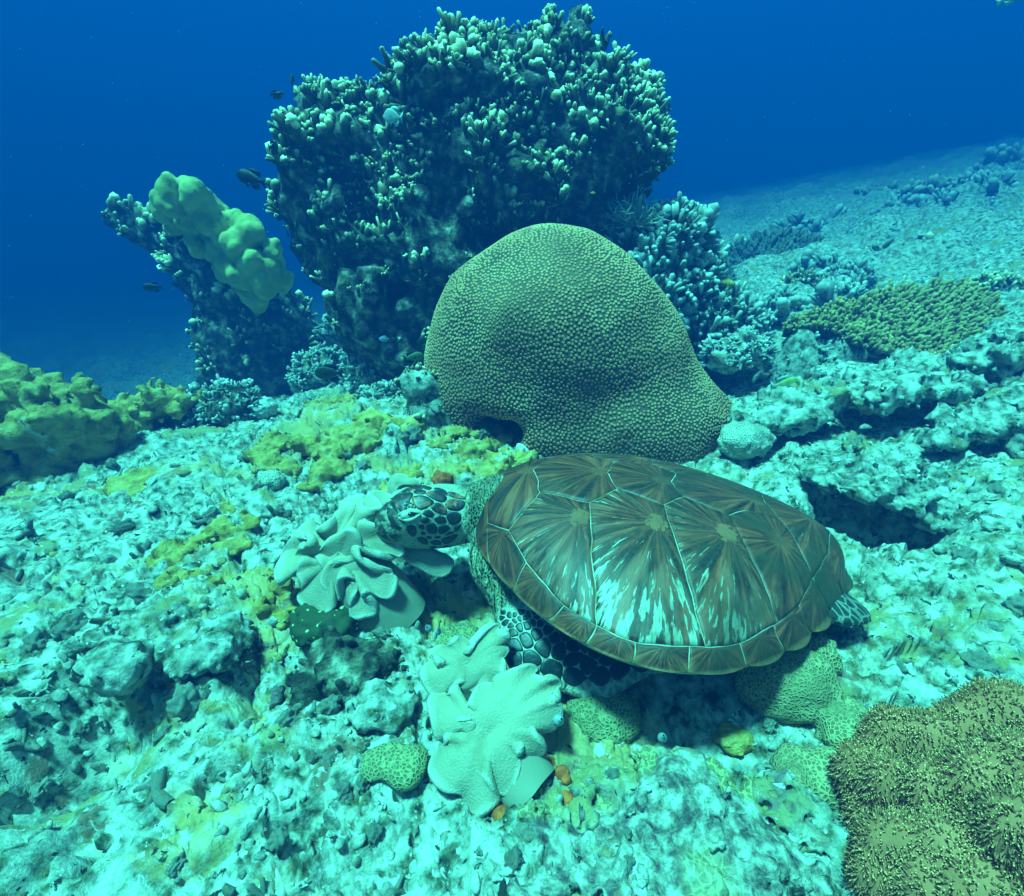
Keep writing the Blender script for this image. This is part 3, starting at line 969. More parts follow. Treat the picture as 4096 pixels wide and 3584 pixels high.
HEADP = [([(300, 440), (345, 410), (420, 395), (450, 400), (440, 425), (380, 440), (322, 490), (297, 478)], 1, .3),
         ([(452, 388), (490, 375), (540, 380), (543, 395), (528, 408), (470, 406)], 0, .1),
         ([(355, 392), (430, 368), (462, 352), (535, 371), (455, 376), (420, 388)], 0, .2),
         ([(478, 346), (560, 350), (592, 364), (562, 380), (545, 372)], 0, .2),
         ([(600, 366), (625, 360), (686, 378), (700, 424), (664, 392), (612, 378)], 0, .6),
         ([(452, 424), (530, 415), (598, 456), (593, 474), (530, 513), (492, 518), (457, 470), (447, 442)], 1, .9),
         ([(553, 396), (604, 379), (658, 394), (697, 430), (668, 468), (606, 448), (542, 406)], 0, .6),
         ([(694, 388), (760, 396), (832, 436), (820, 446), (716, 428)], 0, 1),
         ([(716, 440), (832, 455), (800, 523), (702, 518), (682, 475)], 1, 1),
         ([(612, 465), (665, 480), (698, 525), (680, 554), (622, 538), (577, 505)], 1, 1),
         ([(570, 516), (604, 546), (590, 569), (546, 564), (517, 545), (532, 524)], 1, 0),
         ([(702, 532), (792, 540), (795, 590), (750, 628), (712, 610), (692, 575)], 1, 0),
         ([(610, 568), (670, 560), (694, 600), (652, 620), (606, 596)], 1, 0),
         ([(520, 574), (560, 574), (572, 594), (542, 620), (510, 606), (505, 586)], 1, 0),
         ([(555, 625), (590, 610), (620, 630), (625, 680), (590, 690), (555, 676), (546, 646)], 1, 0),
         ([(641, 630), (692, 625), (722, 650), (672, 690), (640, 690), (633, 660)], 1, 0),
         ([(745, 645), (797, 610), (792, 642), (765, 676), (746, 660)], 1, 0),
         ([(488, 624), (516, 618), (536, 645), (528, 661), (496, 651)], 1, 0),
         ([(398, 640), (462, 628), (478, 668), (470, 700), (455, 712), (418, 686)], 1, 0),
         ([(505, 681), (525, 671), (547, 688), (520, 701)], 1, 0), ([(682, 694), (735, 664), (748, 680), (692, 702)], 1, 0),
         ([(545, 711), (570, 704), (596, 719), (562, 729)], 1, 0), ([(603, 711), (640, 703), (652, 717), (620, 726)], 1, 0),
         ([(664, 722), (765, 690), (772, 706), (730, 746), (682, 766), (664, 742)], 1, 0),
         ([(484, 720), (515, 709), (556, 736), (556, 766), (510, 756), (484, 736)], 1, 0),
         ([(579, 746), (620, 732), (652, 745), (652, 769), (600, 766), (580, 758)], 1, 0),
         ([(570, 781), (610, 777), (622, 790), (590, 792)], 1, 0), ([(664, 778), (706, 771), (702, 786), (670, 789)], 1, 0),
         ([(272, 500), (300, 520), (302, 560), (338, 625), (372, 642), (342, 660), (290, 612), (268, 560)], 1, .4)]
for x, y in ((372, 500), (392, 486), (412, 476), (432, 470), (452, 480), (400, 505), (422, 496), (444, 498), (380, 470), (400, 462), (420, 456), (350, 508), (356, 486), (464, 500)):
    HEADP.append(([(x - 9, y - 6), (x + 8, y - 8), (x + 9, y + 6), (x - 7, y + 8)], 1, 0))
for pts, mi, br in HEADP:
    plate(pts, 'head_scale', M['hscale'], bool(mi), br)
# flipper scales: cells on the limb, small over the arm, large over the blade
def clip_cell(seed, others, lim):
    poly = np.array([[-lim, -lim], [lim, -lim], [lim, lim], [-lim, lim]]) + seed
    for o in others:
        mid, nrm = (seed + o) / 2, o - seed
        if nrm @ nrm > 9 * lim * lim:
            continue
        out = []
        dd = (poly - mid) @ nrm
        for i in range(len(poly)):
            j = (i + 1) % len(poly)
            if dd[i] <= 0:
                out.append(poly[i])
            if (dd[i] <= 0) != (dd[j] <= 0):
                t = dd[i] / (dd[i] - dd[j])
                out.append(poly[i] + (poly[j] - poly[i]) * t)
        poly = np.array(out)
        if len(poly) < 3:
            break
    return poly
g2 = random.Random(4)
def px_seeds(x0, x1, y0, y1, step_fn):
    pts = []
    for _ in range(6000):
        q = np.array([g2.uniform(x0, x1), g2.uniform(y0, y1)])
        st = step_fn(q)
        if all(np.hypot(*(q - r)) > .5 * (st + s2) for r, s2 in pts):
            pts.append((q, st))
    return pts
fs = px_seeds(985, 1330, 1225, 1400, lambda q: 7 + 19 * smooth(1230, 1315, q[1]) + 6 * g2.random())
allp = np.array([q for q, _ in fs])
for q, st in fs:
    h_, n_, _, _ = bvh.ray_cast(CAMV, Vector(ray(*q)).normalized())
    if h_ is None:
        continue
    if min((np.array(h_) - elbow) @ (np.array(h_) - elbow), (np.array(h_) - wrist) @ (np.array(h_) - wrist)) > .016:
        continue
    nb2 = allp[np.linalg.norm(allp - q, axis=1) < st * 3]
    cell = clip_cell(q, [o for o in nb2 if np.any(o != q)], st * 1.1)
    if len(cell) < 3:
        continue
    cell = q + (cell - q) * (1 - 2.6 / max(st, 8))
    miss = [bvh.ray_cast(CAMV, Vector(ray(*c)).normalized())[0] is None for c in cell]
    if any(miss):
        continue
    z6i = [((x * 2 - 1400) * 1.792, (y * 2 - 1750) * 1.792) for x, y in cell]
    plate(z6i, 'flipper_scale', M['hscale'], False, 0.0, .88, .0012)
# eye with heavy lids
def lid(path, r, name, mat, lift=.001):
    pts = [hit(*q, 1.04) for q in z6(path)]
    pp = np.array([p + n * lift for p, n in pts])
    u = np.linspace(0, 1, len(pp))
    uu = np.linspace(0, 1, 16)
    pp = np.stack([np.interp(uu, u, pp[:, i]) for i in range(3)], -1)
    for _ in range(3):
        pp[1:-1] = pp[1:-1] * .5 + (pp[:-2] + pp[2:]) * .25
    rad = r * np.sin(np.linspace(.12, .88, 16) * np.pi) ** .6
    V, F, t = tube(pp, rad, 10)
    return V, F
k = NT('turtle_eyelid')
M['lid'] = k.done(k.ramp(k.noise(90, 4), [(.35, (.26, .27, .20)), (.65, (.40, .41, .33))]), .6, k.bump(k.noise(160, 3), .3, .002))
k = NT('turtle_eye')
k.b.inputs['Specular IOR Level'].default_value = .6
M['eye'] = k.done((.006, .008, .010), .15)
for s in (1, -1):
    def side(c):
        if s > 0:
            return c
        l = (c - nape) @ HM
        return (l * np.array([1, -1, 1])) @ HM.T + nape
    c, n = hit(*z6([(418, 556)])[0], 1.04)
    iv, iff = ico(3)
    lv = iv * np.array([.0175, .0095, .0115]) * (1 + .04 * vnoise(iv * 3)[:, None])
    lv[:, 2] -= .0020 * np.exp(-(lv[:, 2] / .0018) ** 2)            # crease between the lids
    obj('eyelid', mesh_np('eyelid', lv @ HM.T + side(c - n * .0045), iff), M['lid'], body)
    c2, n2_ = hit(*z6([(444, 553)])[0], 1.04)
    iv, iff = ico(2)
    obj('eye', mesh_np('eye', (iv * np.array([.0078, .0040, .0038])) @ HM.T + side(c2 + n2_ * .0032), iff), M['eye'], body)
    for nm, path, r in (('upper_eyelid', [(348, 560), (380, 540), (420, 532), (460, 534), (500, 545)], .0036), ('lower_eyelid', [(352, 572), (385, 590), (425, 594), (465, 580), (502, 552)], .0036)):
        V, F = lid(path, r, nm, M['lid'], .003)
        if s < 0:
            l = (V - nape) @ HM
            l[:, 1] *= -1
            V = l @ HM.T + nape
            F = [f[:, ::-1] for f in F]
        obj(nm, mesh_np(nm, V, F), M['lid'], body)

# ------------------------------------------------------------------ coral rocks and towers
def PY(px, py, y):
    r = ray(px, py)
    return np.array([0, 0, CAM_H]) + r * (y / r[1])
def px2m(px, py, y, rpx):
    return rpx / FPX * y / ray(px, py)[1]
def blobs(items, k=.06, cut=(), noise=(.05, 4.0), cell=(.03, 9.0), fine_=(.012, 22.0), seed=0):
    """items: (centre, radius or radii); returns a rough-rock distance function"""
    items = [(np.asarray(c, np.float32), r) for c, r in items]
    def f(p):
        d = None
        for c, r in items:
            e = sd_ball(p, c, r) if np.isscalar(r) else sd_ell(p, c, r)
            d = e if d is None else smin(d, e, k)
        for a, b, r in cut:
            d = smax(d, -sd_cap(p, a, b, r, r), k * .6)
        near = np.abs(d) < .25
        q = p[near]
        e = np.zeros(len(q), np.float32)
        if noise[0]:
            e += noise[0] * fbm(q * noise[1], 3, 100 + seed)
        if cell[0]:
            e += cell[0] * (worley3(q * cell[1] + .3 * vnoise(q * cell[1], seed)[:, None], 110 + seed) - .5)
        if fine_[0]:
            e += fine_[0] * (worley3(q * fine_[1], 120 + seed) - .5) * 1.3
        d = d.copy()
        d[near] += e
        return d
    return f
def solid(name, f, lo, hi, h, mat, parent=None):
    V, F = surface_nets(f, lo, hi, h)
    return obj(name, mesh_np(name, V, F), mat, parent), V, F
def box_of(items, pad):
    c = np.array([i[0] for i in items])
    r = np.array([np.max(i[1]) for i in items])[:, None]
    return (c - r).min(0) - pad, (c + r).max(0) + pad

def finger(rng, length=1.0, rad=.16, bend=.25, seg=4, sides=6, knob=True, base=(0, 0, 0), lean=(0, 0)):
    u = np.linspace(0, 1, seg)
    bx, by = rng.normal(0, bend, 2)
    pts = np.stack([base[0] + lean[0] * u + bx * u ** 2, base[1] + lean[1] * u + by * u ** 2, base[2] + length * u], -1)
    rr = rad * (1.0 - .25 * u + (.22 * np.sin(u * 9 + rng.random() * 6) if knob else 0))
    V, F, t = tube(pts, rr, sides)
    return V, F, dict(tip=t)
def tuft(rng, n=7, spread=.8, seg=4, sides=5, rad=.19):
    parts = []
    for i in range(n):
        a = rng.random() * 6.28
        d = spread * math.sqrt(rng.random())
        L = 1.0 - .35 * d + rng.normal(0, .14)
        parts.append(finger(rng, max(L, .4), rad * rng.uniform(.75, 1.3), .10, seg, sides, True, (math.cos(a) * d * .35, math.sin(a) * d * .35, 0), (math.cos(a) * d * .8, math.sin(a) * d * .8)))
    # a few side knobs near the tips
    for i in range(n // 2):
        b = parts[rng.integers(n)]
        p = b[0][len(b[0]) // 2]
        parts.append(finger(rng, .3, rad * .8, .05, 3, sides, False, tuple(p), tuple(rng.normal(0, .18, 2))))
    V, F, A = join(parts)
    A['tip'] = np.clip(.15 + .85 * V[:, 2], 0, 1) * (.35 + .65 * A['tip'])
    return V, F, A
TUFTS = [tuft(np.random.default_rng(s), 4 + s % 5, .55 + .09 * s, 3 + (s % 3 == 0), 4 + s % 2, .15 + .02 * (s % 4)) for s in range(9)] + [tuft(np.random.default_rng(40 + s), 2 + s % 2, .5, 4, 6, .30 + .05 * s) for s in range(3)]
def thicket(parent, V, F, n, size, rng, keep, mat, updir=.8, part_name='branch_tuft', stuff_name='branch_thicket', nparts=300, variants=None, min_gap=0.0):
    """branches over a core: the ones that show largest are parts, the rest one stuff part"""
    variants = variants or TUFTS
    p, nrm = sample_surface(V, F, n, rng)
    ok = keep(p, nrm)
    p, nrm = p[ok], nrm[ok]
    if min_gap:
        grid, sel = {}, []
        for i in range(len(p)):
            c = tuple((p[i] // min_gap).astype(int))
            bad = False
            for dx in (-1, 0, 1):
                for dy in (-1, 0, 1):
                    for dz in (-1, 0, 1):
                        for j in grid.get((c[0] + dx, c[1] + dy, c[2] + dz), ()):
                            if np.sum((p[i] - p[j]) ** 2) < min_gap ** 2:
                                bad = True
            if not bad:
                grid.setdefault(c, []).append(i)
                sel.append(i)
        p, nrm = p[sel], nrm[sel]
    d = nrm * (1 - updir) + np.array([0, 0, updir]) + rng.normal(0, .18, p.shape)
    rot = frame_z(d, rng.random(len(p)) * 6.28)
    sc = rng.uniform(*size, len(p))
    scl = np.stack([sc, sc, sc * rng.uniform(.8, 1.3, len(p))], -1)
    which = rng.integers(0, len(variants), len(p))
    p = p - d / np.linalg.norm(d, axis=1, keepdims=True) * sc[:, None] * .25
    face = (nrm * (np.array([0, 0, CAM_H]) - p)).sum(1) > -.2 * np.linalg.norm(p, axis=1)
    big = np.argsort(-(sc / np.linalg.norm(p - np.array([0, 0, CAM_H]), axis=1)) * np.where(face, 1, .2))
    pi, si = big[:nparts], big[nparts:]
    cache = {}
    for i in pi:
        kx = int(which[i])
        if kx not in cache:
            cache[kx] = mesh_np(part_name, *variants[kx][:2], variants[kx][2])
            cache[kx].materials.append(mat)
        o = bpy.data.objects.new(part_name, cache[kx])
        COL.objects.link(o)
        o.parent = parent
        Mx = Matrix([[*(rot[i][r] * scl[i]), p[i][r]] for r in range(3)] + [[0, 0, 0, 1]])
        o.matrix_parent_inverse = Matrix.Translation(parent.location).inverted()
        o.matrix_basis = Mx
    if len(si):
        VV, FF, AA = bake(variants, which[si], p[si], rot[si], scl[si])
        obj(stuff_name, mesh_np(stuff_name, VV, FF, AA), mat, parent, kind='stuff')
    return len(p)

# ---- the big tower
TY = 2.45
tw = [(705, 290, 115), (650, 385, 70), (625, 300, 50), (760, 440, 140), (850, 245, 105), (925, 205, 85), (980, 340, 180), (1122, 215, 105), (1150, 140, 48), (1175, 305, 120), (1245, 260, 62), (1060, 450, 160),
      (900, 520, 170), (830, 620, 140), (830, 720, 120), (720, 545, 90), (660, 215, 50), (1000, 620, 170)]
items = [(PY(x, y, TY + (.0 if x < 900 else .06)), px2m(x, y, TY, r)) for x, y, r in tw]
cut = [(PY(868, 235, TY - .42), PY(880, 420, TY - .30), .085)]
for x, y, r in ((700, 400, .05), (1010, 480, .06), (780, 560, .07), (1120, 400, .05), (940, 420, .05), (660, 330, .035), (1060, 260, .04), (900, 600, .07)):
    cut.append((PY(x, y, TY - .55), PY(x + 20, y + 30, TY - .20), r))
lo, hi = box_of(items, .10)
tower = empty('coral_tower', PY(840, 760, TY))
tag(tower, 'tall top-heavy coral tower crowded with upright cream-tipped fire coral branches', 'coral')
core, TV, TF = solid('core', blobs(items, .09, cut, (.13, 3.2), (.11, 6.5), (.03, 19), 1), lo, hi, .021, M['rock'], tower)
rt = np.random.default_rng(21)
def keep_t(p, n):
    dens = np.clip(.14 + 1.0 * smooth(.50, 1.10, p[:, 2]), 0, 1) * np.where(n[:, 2] < -.45, .15, 1)
    patch = smooth(-.22, .02, fbm(p * 7.0, 2, 77))
    hollow = np.linalg.norm(np.cross(p - cut[0][0], (cut[0][1] - cut[0][0]) / np.linalg.norm(cut[0][1] - cut[0][0])), axis=1) < .12
    return (rt.random(len(p)) < dens * (.06 + .94 * patch)) & (p[:, 2] > .25) & (p[:, 1] < TY + .35) & ~hollow
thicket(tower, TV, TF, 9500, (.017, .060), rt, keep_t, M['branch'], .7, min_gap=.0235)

# ---- leaning pillar on the left with its two corals
LY = 3.15
lp = [(520, 790, 95), (505, 720, 95), (490, 650, 95), (465, 580, 85), (420, 530, 62), (380, 510, 50), (330, 480, 40), (270, 450, 34), (245, 445, 26), (560, 640, 60), (590, 680, 45), (545, 760, 80)]
items = [(PY(x, y, LY), px2m(x, y, LY, r)) for x, y, r in lp]
lo, hi = box_of(items, .1)
pillar = empty('coral_pillar', PY(520, 830, LY))
tag(pillar, 'dark leaning coral pillar with a tuft of stubby branches on its overhanging arm', 'coral')
core, LV, LF = solid('core', blobs(items, .08, (), (.07, 4), (.05, 8), (.02, 20), 4), lo, hi, .024, M['rock'], pillar)
rl = np.random.default_rng(31)
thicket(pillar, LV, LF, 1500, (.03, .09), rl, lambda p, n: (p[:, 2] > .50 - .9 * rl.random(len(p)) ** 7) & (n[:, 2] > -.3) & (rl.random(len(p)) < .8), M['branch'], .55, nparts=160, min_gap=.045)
lob = [(340, 395, 36), (325, 420, 30), (365, 400, 38), (390, 390, 34), (405, 415, 36), (430, 425, 32), (375, 440, 34), (350, 445, 26), (410, 455, 34), (395, 480, 30), (440, 465, 32), (470, 455, 34), (500, 465, 34), (480, 490, 36), (455, 505, 36), (520, 500, 34), (545, 530, 34),
       (505, 525, 36), (425, 500, 28), (470, 540, 38), (530, 560, 36), (560, 560, 28), (500, 575, 38), (515, 600, 26), (450, 535, 28), (545, 500, 26), (485, 555, 30), (410, 440, 30)]
rr_ = np.random.default_rng(3)
items = []
for x, y, r in lob:
    c = PY(x, y, LY - .28 + rr_.uniform(-.10, .10))
    m_ = px2m(x, y, LY - .25, r)
    items.append((c, (m_ * rr_.uniform(.62, .85), m_ * .8, m_ * rr_.uniform(.75, 1.1))))
for c, r in list(items):
    for _ in range(4):
        d = rr_.normal(0, 1, 3) * np.array([1, .6, 1]) + np.array([0, -.9, .3])
        d /= np.linalg.norm(d)
        q = np.mean(r) * rr_.uniform(.36, .52)
        items.append((c + d * np.array(r) * .85, (q, q, q * 1.15)))
lo, hi = box_of(items, .03)
o, _, _ = solid('lobed_coral', blobs(items, .009, (), (.014, 9), (0, 1), (.004, 60), 6), lo, hi, .0080, M['lobed'])
tag(o, 'smooth yellow-green lobed coral heaped on top of the leaning pillar', 'coral')

# ---- great dome behind the turtle
dm = [((1105, 745), 1.80, (.40, .36, .40)), ((1078, 612), 1.78, (.27, .28, .27)), ((1190, 715), 1.77, (.31, .33, .29)), ((1240, 800), 1.74, (.30, .32, .20)), ((1345, 830), 1.72, (.21, .22, .11)), ((960, 740), 1.78, (.20, .24, .30)), ((1180, 860), 1.60, (.34, .20, .17)), ((1300, 890), 1.60, (.12, .14, .10))]
dm.append(((1115, 690), 1.68, (.28, .26, .25)))
items = [(PY(*c, y), np.array(r)) for c, y, r in dm]
lo, hi = box_of(items, .14)
lo[2] = max(lo[2], -.12)
hole = [(PY(1010, 868, 1.38), PY(1040, 862, 1.75), .034), (PY(935, 852, 1.45), PY(990, 862, 1.6), .035)]
dfn = blobs(items, .10, hole, (.035, 3.0), (0, 1), (0, 1), 9)
DV, DF = surface_nets(dfn, lo, hi, .016)
dome = empty('dome_coral', PY(1150, 900, 1.6))
tag(dome, 'huge olive brown dome coral studded with ring-shaped polyps behind the turtle', 'coral')
k = NT('dome_coral_flesh')
c_ = k.ramp(k.noise(5, 5), [(.35, (.10, .06, .035)), (.65, (.18, .105, .06))])
M['dome'] = k.done(c_, .85, k.bump(k.noise(180, 3), .4, .003))
k = NT('dome_coral_polyp')
c_ = k.ramp(k.noise(4.5, 6, .6), [(.30, (.40, .19, .095)), (.5, (.74, .35, .17)), (.70, (.85, .48, .25))])
c_ = k.mix(k.rng(k.noise(17, 3), .68, .76), c_, (.40, .42, .26))
c_ = k.mix(k.rng(k.noise(6, 4, off=5.0), .60, .72, 0, .6), c_, (.10, .10, .065))
c_ = k.mix(1.0, c_, k.ramp(k.attr('tip'), [(0, (.35, .35, .33)), (.5, (1.0, .98, .92)), (.75, (.55, .52, .48)), (1, (1.7, 1.8, 1.8))]), 'MULTIPLY')
M['polyp_ring'] = k.done(c_, .8)
obj('mound', mesh_np('mound', DV, DF), M['dome'], dome)
rd = np.random.default_rng(8)
p, nrm = sample_surface(DV, DF, 170000, rd)
vis = (nrm * (np.array([0, 0, CAM_H]) - p)).sum(1) > -.25
p, nrm = p[vis], nrm[vis]
gap = .0090
grid, sel = {}, []
cell_ = np.floor(p / gap).astype(int)
OFF = [(a, b, c) for a in (-1, 0, 1) for b in (-1, 0, 1) for c in (-1, 0, 1)]
pl_ = p.tolist()
for i, c in enumerate(map(tuple, cell_.tolist())):
    x, y, z = pl_[i]
    bad = False
    for a, b, d in OFF:
        for j in grid.get((c[0] + a, c[1] + b, c[2] + d), ()):
            q = pl_[j]
            if (x - q[0]) ** 2 + (y - q[1]) ** 2 + (z - q[2]) ** 2 < gap * gap:
                bad = True
                break
        if bad:
            break
    if not bad:
        grid.setdefault(c, []).append(i)
        sel.append(i)
p, nrm = p[sel], nrm[sel]
a_ = np.linspace(0, 2 * np.pi, 6, endpoint=False)
rg = [(1.0, -.25, 0.0), (.70, .48, .5), (.34, .30, .75)]
cv = np.concatenate([np.stack([r * np.cos(a_), r * np.sin(a_), 0 * a_ + z], -1) for r, z, t in rg] + [np.array([[0, 0, .30]])])
ct_ = np.concatenate([np.full(6, t) for _, _, t in rg] + [[1.0]])
cf = grid_faces(3, 6, wrap_v=True)[:, ::-1]
i7 = np.arange(6)
ctri = np.stack([np.full(6, 18), 12 + i7, 12 + (i7 + 1) % 6], -1)
var = [(cv, [cf, ctri], dict(tip=ct_))]
rot = frame_z(nrm, rd.random(len(p)) * 6)
scl = np.full(len(p), .0050) * rd.uniform(.86, 1.14, len(p)) * (1 + .10 * vnoise(p * 6, 14))
order = np.argsort(np.linalg.norm(p - np.array([0, 0, CAM_H]), axis=1))
cm = mesh_np('polyp', *var[0][:2], var[0][2])
cm.materials.append(M['polyp_ring'])
for i in order[:300]:
    o = bpy.data.objects.new('polyp', cm)
    COL.objects.link(o)
    o.parent = dome
    o.matrix_parent_inverse = Matrix.Translation(dome.location).inverted()
    o.matrix_basis = Matrix([[*(rot[i][r] * scl[i]), p[i][r]] for r in range(3)] + [[0, 0, 0, 1]])
rest = order[300:]
obj('polyp_cover', mesh_np('polyp_cover', *bake(var, np.zeros(len(rest), int), p[rest], rot[rest], scl[rest])), M['polyp_ring'], dome, kind='stuff')

# ------------------------------------------------------------------ leather corals
def plane_px(px, py, c, n):
    r = ray(px, py)
    o = np.array([0, 0, CAM_H])
    return o + r * ((c - o) @ n) / (r @ n)
def leather_cap(star, zc, zsc, zorg, depth, n, droop=.30, lift=.30, thick=.011, ruffle=.10, seed=0, cup=.10, frill=0.0, inner=.30):
    """star: rim points (zoomed photo px) seen round the centre zc; gives a thick ruffled cap as V, F"""
    topx = lambda q: ((zorg[0] + q[0] / zsc) / 2, (zorg[1] + q[1] / zsc) / 2)
    n = np.array(n, float)
    n /= np.linalg.norm(n)
    c = P(*topx(zc), depth)
    ex = np.array([1., 0, 0])
    ex -= n * (ex @ n)
    ex /= np.linalg.norm(ex)
    ey = np.cross(n, ex)
    pts = np.array([plane_px(*topx(q), c, n) - c for q in star])
    uv = np.stack([pts @ ex, pts @ ey], -1)
    m = 20
    # closed smooth curve through the rim points
    nseg = len(uv)
    out = []
    for i in range(nseg):
        p0, p1, p2, p3 = uv[i - 1], uv[i], uv[(i + 1) % nseg], uv[(i + 2) % nseg]
        for t in np.linspace(0, 1, 12, endpoint=False):
            out.append(.5 * (2 * p1 + (p2 - p0) * t + (2 * p0 - 5 * p1 + 4 * p2 - p3) * t * t + (3 * p1 - p0 - 3 * p2 + p3) * t ** 3))
    rim = np.array(out)
    # even spacing along the rim
    seg = np.linalg.norm(np.roll(rim, -1, 0) - rim, axis=1)
    cum = np.concatenate([[0], np.cumsum(seg)])
    nt = max(240, int(cum[-1] / .0035))
    uu = np.linspace(0, cum[-1], nt, endpoint=False)
    cl = np.concatenate([rim, rim[:1]])
    C = np.stack([np.interp(uu, cum, cl[:, i]) for i in (0, 1)], -1)
    def blur(A, frac):
        w = int(nt * frac) | 1
        ker = np.hanning(w + 2)[1:-1]
        ker /= ker.sum()
        T = np.concatenate([A, A, A])
        return np.stack([np.convolve(T[:, i], ker, 'same')[nt:2 * nt] for i in range(A.shape[1])], -1)
    C = blur(C, .006)
    S = blur(C, .30)
    per = cum[-1]
    nw = max(6, int(per / .058))
    wph = np.linspace(0, 2 * np.pi, nt, endpoint=False) * nw + 1.3 * np.sin(np.linspace(0, 2 * np.pi, nt, endpoint=False) * 5 + seed)
    Sn = S / np.maximum(np.linalg.norm(S, axis=1, keepdims=True), 1e-6)
    C = C + Sn * (frill * np.sin(wph))[:, None]
    mean_r = np.linalg.norm(C, axis=1).mean()
    R0 = mean_r
    dirS = S / np.maximum(np.linalg.norm(S, axis=1, keepdims=True), 1e-6)
    s = ((C - S) * dirS).sum(1) / R0                       # + lobe reaching out, - fold reaching in
    s = np.tanh(s * 1.6) / 1.6
    u = np.linspace(0, 1, m)
    G = np.zeros((m, nt, 3))
    ph = np.linspace(0, 2 * np.pi, nt, endpoint=False)
    for j, a in enumerate(u):
        w = smooth(inner, 1.0, a) ** 1.3
        xy = S * a * .92 + (C - S * .92) * w
        z = R0 * (cup * np.sin(a * np.pi) - droop * w * np.maximum(s, 0) * 2.4 - .25 * droop * a ** 3 + lift * w * np.maximum(-s, 0) * 1.8)
        z = z + ruffle * a ** 7 * np.cos(wph)
        curl = smooth(.88, 1.0, a)
        z = z - R0 * .05 * curl
        G[j] = c + xy[:, :1] * ex + xy[:, 1:] * ey + z[:, None] * n
    G[1:] += .0016 * np.stack([fbm(G[1:] * 28, 2, 5 + seed), fbm(G[1:] * 28, 2, 6 + seed), fbm(G[1:] * 28, 2, 7 + seed)], -1) * u[1:, None, None]
    for _ in range(2):                                      # soften creases
        G[1:-1] = G[1:-1] * .5 + .125 * (G[:-2] + G[2:]) + .125 * (np.roll(G[1:-1], 1, 1) + np.roll(G[1:-1], -1, 1))
    du = np.gradient(G, axis=0)
    dv = np.roll(G, -1, 1) - np.roll(G, 1, 1)
    N = np.cross(du, dv)
    N /= np.maximum(np.linalg.norm(N, axis=-1, keepdims=True), 1e-9)
    if (N[3:8] @ n).mean() < 0:
        N = -N
    N[:2] = n
    for _ in range(6):
        N[2:-1] = N[2:-1] * .4 + .15 * (N[1:-2] + N[3:]) + .15 * (np.roll(N[2:-1], 1, 1) + np.roll(N[2:-1], -1, 1))
        N /= np.maximum(np.linalg.norm(N, axis=-1, keepdims=True), 1e-9)
    outd = G[-1] - G[-2]
    outd -= N[-1] * (outd * N[-1]).sum(-1, keepdims=True)
    outd /= np.maximum(np.linalg.norm(outd, axis=-1, keepdims=True), 1e-9)
    th = thick * (.75 + .55 * u ** 4)[:, None, None]
    top, bot = G + N * th * .5, G - N * th * .5
    lip = [G[-1] + (N[-1] * math.cos(q) + outd * math.sin(q)) * th[-1] * .56 for q in np.radians([15, 40, 65, 90, 115, 140, 165])]
    rows = np.concatenate([top, lip, bot[::-1]])
    V = rows.reshape(-1, 3)
    F = grid_faces(len(rows), nt, wrap_v=True)
    i0 = nt * 5
    nn = np.cross(V[F[i0:i0 + nt, 1]] - V[F[i0:i0 + nt, 0]], V[F[i0:i0 + nt, 2]] - V[F[i0:i0 + nt, 0]]).sum(0)
    if nn @ n < 0:
        F = F[:, ::-1]
    global RIM
    RIM = np.repeat(np.concatenate([smooth(.90, 1.0, u), np.ones(len(lip)), smooth(.90, 1.0, u)[::-1]]), nt)
    return V, F, c, R0, n
def stalk(c, R0, n, base, r0, r1, seed=0):
    u = np.linspace(0, 1, 14)[:, None]
    top = c - n * R0 * .42
    mid = (top + base) / 2 - n * R0 * .05
    pts = (1 - u) ** 2 * base + 2 * u * (1 - u) * mid + u * u * top
    rad = r0 + (r1 - r0) * u[:, 0] ** 2.2
    V, F, t = tube(pts, rad, 40)
    V = V + .006 * np.stack([fbm(V * 14, 3, seed + 3), fbm(V * 14, 3, seed + 4), 0 * V[:, 0]], -1)
    return V, F
# A: folded coral under the turtle's mouth
A_star = [(700, 290), (830, 225), (900, 260), (900, 340), (970, 400), (1050, 380), (1010, 290), (940, 215), (1000, 200), (1130, 230), (1140, 290), (1100, 360), (1030, 410), (925, 490), (990, 510), (1110, 560), (1170, 640), (1165, 720), (1010, 740), (910, 700), (900, 760), (980, 840), (1090, 860), (1140, 930), (1100, 1030), (1000, 1060), (905, 1045),
          (955, 1130), (920, 1210), (820, 1230), (770, 1180), (810, 1090), (840, 1000), (810, 930), (740, 950), (700, 1050), (630, 1060), (580, 960), (620, 860), (740, 800), (790, 790), (880, 740), (915, 660), (870, 595), (780, 620), (640, 690), (520, 740), (600, 820), (590, 980), (630, 1100), (570, 1220), (480, 1230), (340, 1070), (400, 960), (370, 880), (440, 790), (360, 850), (290, 890), (300, 800),
          (400, 690), (515, 690), (530, 640), (430, 600), (350, 590), (250, 660), (180, 770), (170, 900), (215, 960), (240, 760), (290, 600), (340, 540), (400, 450), (510, 420), (525, 490), (570, 545), (640, 545), (675, 490), (690, 420), (750, 360), (830, 325), (760, 310)]
lea = empty('leather_coral', GP(770, 1235, .0))
tag(lea, 'pale leather coral folded into deep ruffles under the turtle\'s mouth', 'soft coral')
VA, FA, cA, RA, nA = leather_cap(A_star, (730, 740), 2.048, (1000, 1850), .985, (-.10, -.62, .78), .40, .52, .0115, .003, 1, -.10, .002, .36)
obj('cap', mesh_np('cap', VA, FA, dict(rim=RIM)), M['leather'], lea)
Vs, Fs = stalk(cA, RA, nA, P(778, 1190, 1.035) - np.array([0, 0, .07]), .078, .050, 1)
obj('stalk', mesh_np('stalk', Vs, Fs), M['stalk'], lea)
